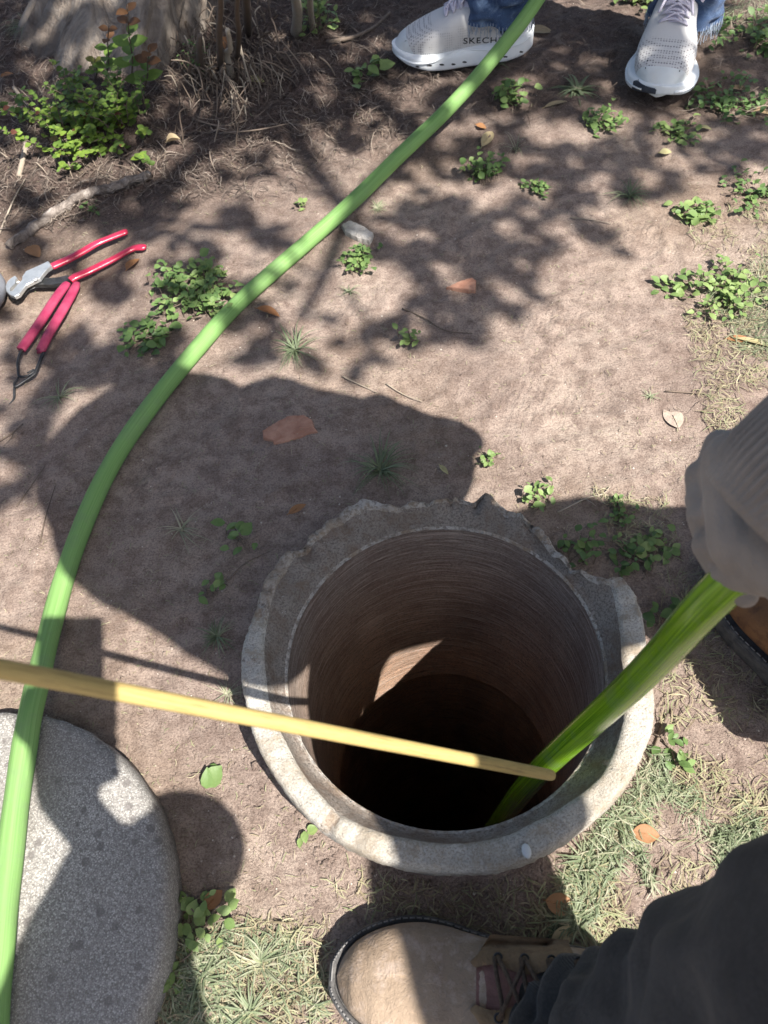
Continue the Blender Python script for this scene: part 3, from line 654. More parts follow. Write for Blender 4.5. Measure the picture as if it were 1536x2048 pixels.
def face_parts(root, hc, fwd, hair, capmat=None):
    """head centre hc, facing fwd: eyes, hair or cap as children of the body"""
    f = fwd.normalized(); s = f.cross(Vector((0, 0, 1))).normalized(); u = s.cross(f).normalized(); mb = MB()
    for sg in (1, -1):
        mb = MB(); c = hc+f*.083+s*sg*.032+u*.002; mb.grid([[c+(s*math.cos(t)+u*math.sin(t))*.012*math.sin(q)+f*.010*math.cos(q) for t in np.linspace(0, 6.28, 12, endpoint=False)] for q in np.linspace(.05, 3.1, 8)], True, True); mb.build('eye', M['midsole'], root)
    blob('hair', [(hc-f*.02+u*.03, .098, hc-f*.035-u*.02, .092), (hc+u*.055, .085, hc+f*.025+u*.06, .075)], hair, root, .010, 3)
    if capmat is not None:
        blob('cap', [(hc+u*.065-f*.01, .094, hc+u*.07+f*.015, .09), (hc+u*.055+f*.10+s*.035, .010, hc+u*.050+f*.155+s*.02, .008), (hc+u*.055+f*.10-s*.035, .010, hc+u*.050+f*.155-s*.02, .008), (hc+u*.06+f*.09, .012, hc+u*.05+f*.165, .008), (hc+u*.06+f*.09-s*.05, .010, hc+u*.06+f*.09+s*.05, .010)], capmat, root, .008, 2)
def head_caps(hc, fwd, neck):
    f = fwd.normalized(); s = f.cross(Vector((0, 0, 1))).normalized(); u = s.cross(f).normalized()
    return [(hc+u*.025, .088, hc-u*.045+f*.02, .066), (neck, .055, hc-u*.03-f*.01, .055), (hc+f*.075-u*.005, .012, hc+f*.092-u*.022, .013),
            (hc-u*.06+f*.055, .026, hc-u*.062+f*.058, .024), (hc+s*.082, .014, hc+s*.084-u*.02, .012), (hc-s*.082, .014, hc-s*.084-u*.02, .012), (hc+f*.062-u*.045-s*.016, .014, hc+f*.062-u*.045+s*.016, .014)]
def hand_caps(wr, d, side, nrm, s=1.0, curl=.6):
    """palm and five separate fingers; d along the hand, side towards the thumb, nrm out of the palm"""
    d = d.normalized(); side = side.normalized(); nrm = nrm.normalized(); out = []
    for k in (-1, 0, 1): out.append((wr+side*k*.016*s, .016*s, wr+d*.085*s+side*k*.026*s, .015*s))
    for k, ln in zip((1.5, .5, -.5, -1.5), (.066, .074, .068, .052)):
        b = wr+d*.088*s+side*k*.0205*s; d1 = (d*math.cos(curl*.5)+nrm*math.sin(curl*.5)); d2 = (d*math.cos(curl*1.6)+nrm*math.sin(curl*1.6)); d3 = (d*math.cos(curl*2.6)+nrm*math.sin(curl*2.6))
        p1 = b+d1*ln*.45*s; p2 = p1+d2*ln*.32*s; p3 = p2+d3*ln*.23*s
        out += [(b, .0098*s, p1, .009*s), (p1, .009*s, p2, .0082*s), (p2, .0082*s, p3, .007*s)]
    tb = wr+d*.025*s+side*.030*s; t1 = tb+(d*.6+side*.7)*.036*s+nrm*.008*s; t2 = t1+(d*.9+side*.2+nrm*.3)*.030*s
    out += [(tb, .015*s, t1, .0115*s), (t1, .0115*s, t2, .009*s)]
    return out

# ------------------------------------------------------------------ the person in jeans at the top
pj = empty('person', (0, 0, 0), 'person standing in frayed blue jeans and white sneakers with lavender laces', 'person')
aT, aH = at(797, 95, .03), at(1062, 82, .03)
yaw = math.atan2(aT.y-aH.y, aT.x-aH.x)
La, Lh = G(806, 150), G(1056, 128)
yaw1 = math.atan2(La.y-Lh.y, La.x-Lh.x)
heel1 = Vector((Lh.x+.016, Lh.y+.040, zat(Lh.x, Lh.y)+.001))
sn1 = build_sneaker(pj, heel1, yaw1, +1, [('SKECHERS', .0165, .505, .046, 1, 1.12, -.10)], False)
t2 = G(1306, 221); toe2 = Vector((t2.x, t2.y, 0)); yaw2 = math.radians(-114)
heel2 = toe2-Vector((math.cos(yaw2), math.sin(yaw2), 0))*.283; heel2.z = zat(heel2.x, heel2.y)+.002
sn2 = build_sneaker(pj, heel2, yaw2, -1, [('S', .018, .50, .1, 0, 1.0, 0)], True); sn2.scale = (1.03, 1.15, 1.05)
f1 = Vector((math.cos(yaw1), math.sin(yaw1), 0)); f2 = Vector((math.cos(yaw2), math.sin(yaw2), 0))
a1 = heel1+f1*.055; a2 = heel2+f2*.055
hip = (a1+a2)/2+Vector((.02, .06, .86)); ax_ = (a2-a1).normalized()
k1 = a1.lerp(hip, .5)+Vector((-.02, -.05, .02)); k2 = a2.lerp(hip, .5)+Vector((.0, -.05, .02)); k1.z = k2.z = .48
h1, h2 = hip-ax_*.09, hip+ax_*.09
neck = hip+Vector((-.02, -.05, .56)); head = neck+Vector((-.02, -.06, .15))
sh1, sh2 = neck-ax_*.18+Vector((0, 0, -.07)), neck+ax_*.18+Vector((0, 0, -.07))
e1, e2 = sh1+Vector((-.06, .0, -.28)), sh2+Vector((.07, -.02, -.28)); w1, w2 = e1+Vector((.03, -.14, -.20)), e2+Vector((-.03, -.10, -.22))
fwj = Vector((-.25, -1, -.55))
body = [(a1+Vector((0, 0, .06)), .034, k1, .055), (k1, .055, h1, .085), (a2+Vector((0, 0, .06)), .034, k2, .055), (k2, .055, h2, .085), (a1+Vector((0, 0, .07)), .034, a1+f1*.06+Vector((0, 0, .035)), .03), (a2+Vector((0, 0, .07)), .034, a2+f2*.06+Vector((0, 0, .035)), .03),
        (hip, .12, neck-Vector((0, 0, .16)), .12), (sh1, .045, e1, .04), (sh2, .045, e2, .04), (e1, .036, w1, .026), (e2, .036, w2, .026), (sh1, .05, sh2, .05)]
body += head_caps(head, fwj, neck) + hand_caps(w1, (w1-e1), Vector((1, -.3, 0)), Vector((.5, .5, 0))) + hand_caps(w2, (w2-e2), Vector((-1, -.3, 0)), Vector((-.5, .5, 0)))
blob('body', body, M['skin'], pj, .008, 2)
blob('shirt', [(hip+Vector((0, 0, .02)), .145, neck-Vector((0, 0, .15)), .14), (sh1, .065, sh2, .065), (sh1, .062, sh1.lerp(e1, .7), .055), (sh2, .062, sh2.lerp(e2, .7), .055)], M['shirt'], pj, .011, 6, [(.09, .02)])
face_parts(pj, head, fwj, M['hair'])
# jeans: one surface, open frayed hems
def leg_tube(mb, pts, rads, n=64, wr=.006, seed=0, hem=0.0):
    sp_ = spline([(*p, r) for p, r in zip(pts, rads)], 12); rows = []; up = Vector((0, 1, 0)); P_ = [Vector(q[:3]) for q in sp_]
    for i, p in enumerate(P_):
        t = (P_[min(i+1, len(P_)-1)]-P_[max(i-1, 0)]).normalized(); sx = t.cross(up).normalized(); up = sx.cross(t).normalized(); row = []
        for j in range(n):
            a_ = 2*math.pi*j/n; d_ = sx*math.cos(a_)+up*math.sin(a_); f_ = i/(len(P_)-1)
            r_ = sp_[i][3]*(1+.07*math.sin(2*a_+f_*5+seed)) + wr*(1.6 if f_ < .35 else 1)*noise.noise(Vector((math.cos(a_)*1.5+seed, math.sin(a_)*1.5, i*.30)))*1.6 + wr*.7*noise.noise(Vector((math.cos(a_)*3.5+seed, math.sin(a_)*3.5, i*.6+math.sin(a_))))
            row.append(p+d_*r_-t*(hem*rng.uniform(0, 1) if i == 0 else 0))
        rows.append(row)
    mb.grid(rows, True); mb.grid([[P_[i]+(q-P_[i])*.955 for q in rows[i]] for i in range(6)][::-1], True)
    mb.grid([[P_[0]+(q-P_[0])*.955 for q in rows[0]], rows[0]], True)
    return rows
mbj = MB()
c1 = a1+f1*.016+Vector((.0, -.004, .084)); c2 = a2+f2*.008+Vector((.018, .0, .058))
r1 = leg_tube(mbj, [c1, c1+Vector((0, 0, .06)), c1.lerp(k1, .5), k1, h1], [.066, .062, .066, .080, .112], seed=1, hem=.004)
r2 = leg_tube(mbj, [c2, c2+Vector((0, .0, .06)), c2.lerp(k2, .5), k2, h2], [.068, .062, .066, .080, .112], seed=4, hem=.004)
capsule_mesh(mbj, h1-Vector((0, 0, .02)), .12, h2-Vector((0, 0, .02)), .12, 24)
mbj.build('jeans', M['denim'], pj)
for rr in (r1, r2):                                       # loose white threads at the hems
    mb = MB()
    for _ in range(330):
        p = Vector(rng.choice(rr[0])); q = Vector(rng.choice([p])); d_ = Vector((rng.uniform(-1, 1), rng.uniform(-1, 1), 0))*.006; ln = rng.choice([.006, .009, .014, .024])
        mb.tube([p+Vector((0, 0, .006)), p+d_*.3+Vector((0, 0, -ln*.4)), p+d_*rng.uniform(.4, 1.2)+Vector((0, 0, -ln))], .0006, 3, False)
    mb.build('frayed_hem', M['fray'], pj)
M['sock'] = m_simple('navy_sock', (.012, .016, .03), (.02, .026, .045), 60, .9)
for q in (a1, a2): blob('sock', [(q+Vector((0, 0, .07)), .040, q+Vector((0, 0, .17)), .042)], M['sock'], pj, .006, 2)

# ------------------------------------------------------------------ the person working at the well (takes the picture)
pp = empty('person', (0, 0, 0), 'person in charcoal trousers and leather boots holding the hose in a beige glove', 'person')
def boot(parent, heel, yaw, outer, mats, L=.295, name='boot', lace=True):
    def up_prof(u):
        top = np.interp(u, [0, .06, .16, .30, .42, .52, .62, .74, .86, .94, 1], [.11, .125, .13, .128, .112, .094, .082, .073, .066, .056, .034])
        return foot_w(u, .0515, outer)*.97, foot_w(u, .0515, -outer)*.97, .016, top, .80
    def so_prof(u): return foot_w(u, .0585, outer), foot_w(u, .0585, -outer), 0.0 if not .3 < u < .42 else .004, np.interp(u, [0, .3, .6, 1], [.036, .031, .027, .029]), .30
    mbu = loft_shoe(L*.955, up_prof, 48); mbu.v = [(x+.0065, y, z) for x, y, z in mbu.v]
    up = mbu.build(name, mats[0], parent); up.location = heel; up.rotation_euler = (0, 0, yaw)
    for v in up.data.vertices:
        x = v.co.x/L
        if v.co.z > .05 and .5 < x < .75: v.co.z += .0022*math.sin(x*95+v.co.y*60)*smoothstep(.5, .56, x)*(1-smoothstep(.68, .75, x))
    so = loft_shoe(L, so_prof, 52).build('sole', M['rubber'], up)
    mb = MB(); st = MB()                                  # welt with stitches
    for off, z_, r_, tgt in ((-.004, .031, .0034, mb), (-.0035, .0355, .0011, st)):
        pts = []
        for s_ in np.linspace(-math.pi, math.pi, 121):
            u = .5+.5*math.cos(s_)*.985; sd = 1 if s_ > 0 else -1; wd = foot_w(u, .0585, outer*sd)+off
            pts.append(Vector((u*L, sd*max(.0008, wd), z_-.004+np.interp(u, [0, .3, .6, 1], [.006, .002, 0, .002]))))
        if tgt is mb: tgt.tube(pts, r_, 8, False, .8)
        else:
            for k in range(0, 119, 1):
                m_ = pts[k].lerp(pts[k+1], .72); tgt.tube([pts[k], m_], .0008, 5, True)
    mb.build('welt', M['rubber'], up); st.build('stitching', M['rubber_light'], up)
    tu = bvh(up)
    if lace:
        def on(u, y, dz=.003):
            q, nn = drop_on(tu, u*L, y); return Vector((u*L, y, (q.z if q else .09)+dz))
        for sg in (1, -1):                                # two leather eyestays
            mb = MB(); rows = []
            for u in np.linspace(.56, .30, 14):
                f_ = (.56-u)/.26; inner = .013+.003*math.sin(f_*9); outer_ = .038*min(1, .55+f_*3)
                rows.append([on(u+(.016*math.sin(k*3.14)*(1 if f_ < .05 else 0)), sg*(inner+(outer_-inner)*k), .004+.002*math.sin(k*3.1)) for k in np.linspace(0, 1, 7)])
            mb.grid(rows if sg < 0 else [r[::-1] for r in rows]); mb.grid([[p-Vector((0, 0, .006)) for p in r] for r in rows])
            mb.grid([[r[0], r[0]-Vector((0, 0, .006))] for r in rows]); mb.grid([rows[0], [p-Vector((0, 0, .006)) for p in rows[0]]])
            mb.build('eyestay', M['eyestay'], up)
            mb = MB()
            for u in (.50, .43, .36, .29):
                c_ = on(u, sg*.021, .0065); mb.tube([c_+Vector((.0032*math.cos(t), .0032*math.sin(t), 0)) for t in np.linspace(0, 6.29, 13)], .001, 6, False)
            mb.build('eyelets', M['blacksteel'], up)
        mb = MB(); us = (.50, .43, .36, .29)
        for i, u in enumerate(us):
            mb.tube([on(u-.02*math.sin(k*1.5)*.5, .021*k, .0085+.003*(1-k*k)) for k in np.linspace(-1, 1, 9)], .0019, 7)
            if i < 3:
                for sg in (1, -1): mb.tube([on(u+(us[i+1]-u)*(k+1)/2, sg*.021*k, .0105+.004*(1-k*k)) for k in np.linspace(-1, 1, 9)], .0019, 7)
        mb.build('bootlace', M['brownlace'], up)
        mb = MB(); rows = [[on(u, y, .001) for y in np.linspace(-.02, .02, 7)] for u in np.linspace(.56, .2, 10)]; mb.grid([r[::-1] for r in rows]); mb.build('tongue', m_simple('mauve_tongue', (.13, .065, .055), (.19, .10, .085), 70, .85), up)
    return up
# left boot under the camera, toe pointing left
ywL = math.radians(170); tL = at(660, 1952, .03); hL = Vector((tL.x, tL.y, 0))-Vector((math.cos(ywL), math.sin(ywL), 0))*.295+Vector((0, -.0, 0)); hL.z = zat(hL.x, hL.y)+.002
bt1 = boot(pp, hL, ywL, +1, [M['boot']])
# right boot, toe hidden under the glove
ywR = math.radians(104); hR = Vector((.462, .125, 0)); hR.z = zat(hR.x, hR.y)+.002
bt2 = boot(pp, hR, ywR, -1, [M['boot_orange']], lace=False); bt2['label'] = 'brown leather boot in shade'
fL = Vector((math.cos(ywL), math.sin(ywL), 0)); fR = Vector((math.cos(ywR), math.sin(ywR), 0))
anL = hL+fL*.06+Vector((0, 0, .10)); anR = hR+fR*.06+Vector((0, 0, .10))
knL = Vector((.205, -.022, .42)); hipL = Vector((.385, -.08, .92)); knR = Vector((.74, .115, .48)); hipR = Vector((.62, .0, .85))
chest = cast(800, 1180, 1.04); shR = cast(715, 905, 1.08); shL = Vector((.49, -.63, 1.04)); nk = cast(560, 860, 1.12); hd = cast(322, 930, 1.19)
elR = cast(885, 900, .76); wrR = Vector((.305, .245, .585)); elL = Vector((.035, -.545, .85)); wrL = Vector((.01, -.21, .75))
belly = (hipL+hipR)/2
up_ = [(belly+Vector((0, .02, 0)), .072, chest, .12), (chest, .12, nk.lerp(chest, .4), .09), (chest, .10, shR, .06), (chest, .095, shL, .062), (cast(230, 1075, 1.08), .072, cast(520, 1190, 1.05), .10), (cast(230, 1050, 1.1), .07, nk, .08), (nk.lerp(chest, .3), .10, nk, .085),
       (shR, .056, elR, .034), (elR, .034, wrR+(elR-wrR)*.18, .036), (shL, .066, elL, .07), (elL, .135, wrL+(elL-wrL)*.10, .055), (cast(385, 1690, .82), .045, cast(330, 1730, .84), .055), (shR, .085, nk, .08), (cast(760, 830, .9), .03, cast(944, 881, .78), .012), (elR, .034, cast(944, 881, .78), .012)]  # unseen torso, puffed sleeve and extra lumps shaped for the shadow they cast
blob('jacket', [(a, r+.008, b, q+.008) for a, r, b, q in up_], M['sweater'], pp, .011, 5, [(.08, .02)])
fdir = Vector((-.35, .35, -.8))
hcap = head_caps(hd, Vector((-.45, .35, -.75)), nk)
skin_caps = hcap + [(nk, .05, chest, .08), (belly, .06, chest, .09), (chest, .08, shL, .04), (chest, .08, shR, .04), (shL, .04, elL, .035), (elL, .034, wrL, .026), (shR, .04, elR, .035), (elR, .034, wrR, .024), (belly, .06, hipL, .06), (hipL, .06, knL, .05), (knL, .05, anL, .035), (belly, .06, hipR, .06), (hipR, .06, knR, .05), (knR, .05, anR, .035), (anL, .034, anL+fL*.05-Vector((0, 0, .03)), .028), (anR, .034, anR+fR*.05-Vector((0, 0, .03)), .028)]
# left hand round the lower part of the phone
camR, camU, camB = Vector(_r), Vector(_u), Vector(_b)
phc = Vector((0, 0, CH))+camR*(-.0225)+camU*(-.062)+camB*.0075       # centre of the phone body behind the lens
pm = phc-camU*.050
skin_caps += [(wrL, .026, pm-camU*.05+camB*.028, .024), (pm-camU*.05+camB*.028, .024, pm+camB*.028-camR*.01, .022), (pm-camU*.05+camB*.028+camR*.02, .018, pm+camB*.026+camR*.025, .018)]
for k, ln in ((0, .05), (1, .054), (2, .05), (3, .042)):
    b0 = pm+camR*.045+camU*(-.035+.021*k)+camB*.022; skin_caps += [(pm+camB*.03+camR*.02+camU*(-.035+.021*k), .0095, b0, .009), (b0, .009, b0-camB*.024, .008), (b0-camB*.024, .008, b0-camB*.034-camR*.012, .0075)]
skin_caps += [(pm+camB*.024-camR*.02, .014, pm-camR*.046+camU*.012+camB*.012, .011), (pm-camR*.046+camU*.012+camB*.012, .011, pm-camR*.044+camU*.042+camB*.002, .0095)]
blob('body', skin_caps, M['skin'], pp, .006, 2)
face_parts(pp, hd, Vector((-.45, .35, -.75)), M['hair'])
_hf = Vector((-.45, .35, -.75)).normalized(); _hs = _hf.cross(Vector((0, 0, 1))).normalized(); _hu = _hs.cross(_hf); _hn = (_hu*.55+GS.normalized()*.6-_hf*.1).normalized(); mb = MB(); rows = []
_q = _hn.to_track_quat('Z', 'Y')
for r_, h_ in ((.085, -.02), (.150, -.035), (.168, -.040), (.170, -.036), (.152, -.030), (.100, -.008), (.096, .03), (.086, .065), (.05, .084), (.003, .088)):
    rows.append([hd+_hn*.045+_q @ Vector((r_*1.0*math.cos(t), r_*1.0*math.sin(t), h_+(.012*math.sin(2*t) if r_ > .12 else 0))) for t in np.linspace(0, 2*math.pi, 48, endpoint=False)])
mb.grid(rows, True); mb.build('sun_hat', M['cap'], pp)  # unseen hat added, brim sized and tilted sunward for its shadow
# trousers
mbt = MB(); 
leg_tube(mbt, [anL+Vector((-.042, -.036, -.004)), anL+Vector((-.014, -.036, .042)), anL.lerp(knL, .5)+Vector((.0, -.022, 0)), knL, knL.lerp(hipL, .5), hipL], [.060, .063, .070, .076, .070, .080], 96, .0075, 2)
leg_tube(mbt, [anR+Vector((.02, 0, .0)), anR+Vector((.02, 0, .06)), anR.lerp(knR, .5), knR, knR.lerp(hipR, .5), hipR], [.066, .066, .070, .076, .08, .085], 72, .007, 8)
capsule_mesh(mbt, hipL, .082, hipR, .085, 24)
mbt.build('trousers', M['trouser'], pp)
mb = MB(); mb.tube([Vector(p) for p in spline([knL+Vector((-.02, .083, .02)), knL+Vector((.05, .088, .05)), knL.lerp(hipL, .35)+Vector((-.03, .092, .03)), knL.lerp(hipL, .6)+Vector((-.02, .10, .03))], 6)], .0022, 6); mb.build('trouser_seam', M['trouser'], pp)
# gloved right hand closed round the hose
def gp(x, y, z): return at(x, y, CH-(CH-z)*.84)
gc = [(gp(1478, 930, .385), .026, gp(1500, 1080, .375), .028), (gp(1500, 935, .385), .024, gp(1560, 1120, .385), .026), (gp(1560, 960, .39), .026, gp(1590, 1130, .39), .028),
      (gp(1455, 905, .372), .0135, gp(1540, 880, .40), .022),
      (gp(1398, 950, .362), .0105, gp(1470, 930, .38), .0150), (gp(1400, 985, .352), .0105, gp(1398, 950, .362), .0105),
      (gp(1402, 1030, .352), .0108, gp(1480, 1010, .372), .0155), (gp(1415, 1075, .338), .0102, gp(1402, 1030, .352), .0108),
      (gp(1412, 1090, .345), .0105, gp(1490, 1090, .368), .0155), (gp(1440, 1140, .335), .0100, gp(1412, 1090, .345), .0105),
      (gp(1450, 1150, .345), .0100, gp(1525, 1150, .372), .0150), (gp(1490, 1190, .338), .0095, gp(1450, 1150, .345), .0100),
      (gp(1440, 890, .375), .0120, gp(1395, 1000, .355), .0095)]
gl = blob('glove', [(a_, r_*.84, b_, q_*.84) for a_, r_, b_, q_ in gc], M['glove'], pp, .002, 3)
mb = MB(); ca_, cb_ = gp(1512, 1040, .415), wrR+(elR-wrR)*.10; rows = []; q = (cb_-ca_).to_track_quat('Z', 'Y'); Lc = (cb_-ca_).length
for i in range(40):
    f_ = i/39; am = .0017*min(1, f_*8); R_ = .0405*(1-.10*math.exp(-(f_*14)**2))+.002*math.sin(f_*5)
    rows.append([ca_+q @ Vector(((R_+am*math.sin(t*52))*math.cos(t), (R_+am*math.sin(t*52))*math.sin(t)*.92, f_*Lc*1.1)) for t in np.linspace(0, 2*math.pi, 416, endpoint=False)])
rows.insert(0, [ca_+(p-ca_)*.8 for p in rows[0]])
mb.grid(rows, True, False); cu = mb.build('glove_cuff', M['glove'], pp)
mb = MB()
mb.grid([[phc+camR*.0365*a_+camU*.0765*b_+camB*c_ for a_, b_ in ((-1, -.94), (-.9, -1), (.9, -1), (1, -.94), (1, .94), (.9, 1), (-.9, 1), (-1, .94))] for c_ in (.002, .003, .0085, .0095)], True, True)
tag(mb.build('phone', M['phone'], smooth=False), 'dark phone held over the well by the person in charcoal trousers', 'phone')

# ------------------------------------------------------------------ helper holding the far end of the stick (left, out of frame)
ph = empty('person', (0, 0, 0), 'person standing at the left who holds the far end of the yellow stick', 'person')
se = STICK_END; fh = Vector((1, -.15, -.2)); base = Vector((se.x-.50, se.y+.26, 0))
hh = base+Vector((0, 0, .90)); nh = base+Vector((.06, 0, 1.42)); hdh = nh+Vector((.05, 0, .15)); sa, sb = nh+Vector((0, .18, -.07)), nh+Vector((0, -.18, -.07))
ea, eb = sa+Vector((.0, .06, -.28)), sb.lerp(se, .45)+Vector((-.05, -.06, -.06)); wa = ea+Vector((.10, -.02, -.22))
fa, fb = base+Vector((0, .12, .08)), base+Vector((.02, -.12, .08)); wb = se-(se-eb).normalized()*.07
blob('body', [(fa, .035, hh+Vector((0, .09, -.42)), .05), (hh+Vector((0, .09, -.42)), .05, hh+Vector((0, .08, 0)), .08), (fb, .035, hh+Vector((0, -.09, -.42)), .05), (hh+Vector((0, -.09, -.42)), .05, hh+Vector((0, -.08, 0)), .08), (hh, .12, nh-Vector((0, 0, .16)), .12), (sa, .05, sb, .05), (sa, .045, ea, .04), (sb, .045, eb, .04), (ea, .036, wa, .026), (eb, .036, wb, .026)] + head_caps(hdh, fh, nh) + hand_caps(wa, wa-ea, Vector((1, 0, 0)), Vector((0, -1, 0))) + hand_caps(wb, se-wb+Vector((.0, 0, .0)), Vector((0, 0, 1)), Vector((1, 0, -.3)), 1, .75), M['skin'], ph, .009, 2)
blob('shirt', [(hh, .145, nh-Vector((0, 0, .15)), .14), (sa, .065, sb, .065), (sa, .06, sa.lerp(ea, .6), .055), (sb, .06, sb.lerp(eb, .6), .055)], M['shirt'], ph, .012, 5, [(.09, .02)])
mb = MB(); leg_tube(mb, [fa+Vector((0, 0, .0)), fa+Vector((0, 0, .1)), hh+Vector((0, .09, -.42)), hh+Vector((0, .08, 0))], [.065, .062, .078, .11], seed=5); leg_tube(mb, [fb, fb+Vector((0, 0, .1)), hh+Vector((0, -.09, -.42)), hh+Vector((0, -.08, 0))], [.065, .062, .078, .11], seed=6); capsule_mesh(mb, hh+Vector((0, .07, 0)), .12, hh+Vector((0, -.07, 0)), .12, 20); mb.build('trousers', M['trouser'], ph)
face_parts(ph, hdh, fh, M['hair'])
boot(ph, Vector((fa.x-.06, fa.y, zat(fa.x, fa.y))), 0, 1, [M['boot']]); boot(ph, Vector((fb.x-.06, fb.y, zat(fb.x, fb.y))), 0, -1, [M['boot']])

# ------------------------------------------------------------------ leaves, plants, litter
def leaf(mb, base, d, nrm, ln, wd, val, bend=.25, fold=.25, n=5, tip=.9):
    d = d.normalized(); s = d.cross(nrm).normalized(); nn = s.cross(d).normalized(); rows = []
    for i in range(n):
        u = i/(n-1); w_ = wd*.5*math.sin(math.pi*min(1, u**tip*.96+.03))**.8; p = base+d*ln*u-nn*(bend*ln*u*u)
        rows.append([p-s*w_+nn*w_*fold, p, p+s*w_+nn*w_*fold])
    mb.val = val; mb.grid(rows)
def rv(s=1.0): return Vector((rng.uniform(-s, s), rng.uniform(-s, s), rng.uniform(-s, s)))
def weed(px, py, rad, n, size, label, cat='weed', name='weed', group=None, h=.02, mat='leaf', vals=(.2, .9), el=1.0, runners=5):
    n = max(3, int(n*.8)); size = size*.86 if n > 6 else size; c = G(px, py); t = empty(name, c, label, cat, group); lf, st = MB(), MB()
    tips = []
    for k in range(runners):
        a = rng.uniform(0, 6.28); r = rad*rng.uniform(.55, 1.0); pts = []
        for i in range(6):
            u = i/5; q = Vector((c.x+math.cos(a+u*rng.uniform(-.3, .3))*r*u*el, c.y+math.sin(a)*r*u, 0)); q.z = zat(q.x, q.y)+.002+h*.5*u*(1.4-u); pts.append(q-c)
        st.val = .4; st.tube(pts, [.0011-.0001*i for i in range(6)], 5); tips.append(pts)
    for k in range(n):
        if runners and rng.random() < .75:
            p = rng.choice(tips); b = Vector(p[rng.randint(1, 5)])+Vector((rng.uniform(-1, 1), rng.uniform(-1, 1), 0))*size*.8
        else:
            a = rng.uniform(0, 6.28); r = rad*math.sqrt(rng.random())*.8; b = Vector((math.cos(a)*r*el, math.sin(a)*r, 0))
        b.z = zat(c.x+b.x, c.y+b.y)-c.z+rng.uniform(.1, 1)*h
        d = Vector((rng.uniform(-1, 1), rng.uniform(-1, 1), rng.uniform(-.1, .5))); s_ = size*rng.uniform(.55, 1.15)
        leaf(lf, b, d, Vector((rng.uniform(-.5, .5), rng.uniform(-.5, .5), 1)), s_, s_*rng.uniform(.62, .85), rng.uniform(*vals), rng.uniform(0, .4), rng.uniform(.1, .45))
        if rng.random() < .5: st.val = .3; st.tube([b, b-Vector((d.x*.3*s_, d.y*.3*s_, h*.6))], .0006, 4, False)
    lf.build('leaves', M[mat], t)
    if st.v: st.build('stems', M['twig'] if mat != 'grass' else M['grass'], t)
    return t
def tuft(px, py, n, ln, label, vals=(.1, .7), name='grass_tuft', cat='grass tuft', lift=.55, wd=.0022, group=None):
    c = G(px, py); mb = MB()
    for k in range(n):
        a = rng.uniform(0, 6.28); L_ = ln*rng.uniform(.35, 1.1); d = Vector((math.cos(a), math.sin(a), 0)); b = Vector((rng.uniform(-1, 1), rng.uniform(-1, 1), 0))*ln*.08
        e_ = rng.uniform(.15, lift); rows = []; s = Vector((-d.y, d.x, 0)); w_ = wd*rng.uniform(.6, 1.1); bn = rng.uniform(-.4, .4)
        for i in range(6):
            u = i/5; p = b+d*L_*u*.95+s*bn*L_*u*u*.5+Vector((0, 0, L_*(e_*math.sin(u*2.6)*.6)+.001)); ww = w_*(1-u**1.6)+.0001
            rows.append([p-s*ww*.5+Vector((0, 0, ww*.3)), p, p+s*ww*.5+Vector((0, 0, ww*.3))])
        mb.val = rng.uniform(*vals); mb.grid(rows)
    return tag(mb.build(name, M['grass'], loc=c), label, cat, group)
def inpoly(px, py, poly):
    c = False; j = len(poly)-1
    for i in range(len(poly)):
        xi, yi = poly[i]; xj, yj = poly[j]
        if (yi > py) != (yj > py) and px < (xj-xi)*(py-yi)/(yj-yi)+xi: c = not c
        j = i
    return c
def scatter_px(poly, n, dens=None):
    xs = [p[0] for p in poly]; ys = [p[1] for p in poly]; out = []; tries = 0
    while len(out) < n and tries < n*12:
        tries += 1; x, y = rng.uniform(min(xs), max(xs)), rng.uniform(min(ys), max(ys))
        if not inpoly(x, y, poly): continue
        p = at(x, y, 0)
        if math.hypot(p.x-WC.x, p.y-WC.y) < .212: continue
        if dens and rng.random() > dens(p): continue
        out.append((p.x, p.y))
    return np.array(out)
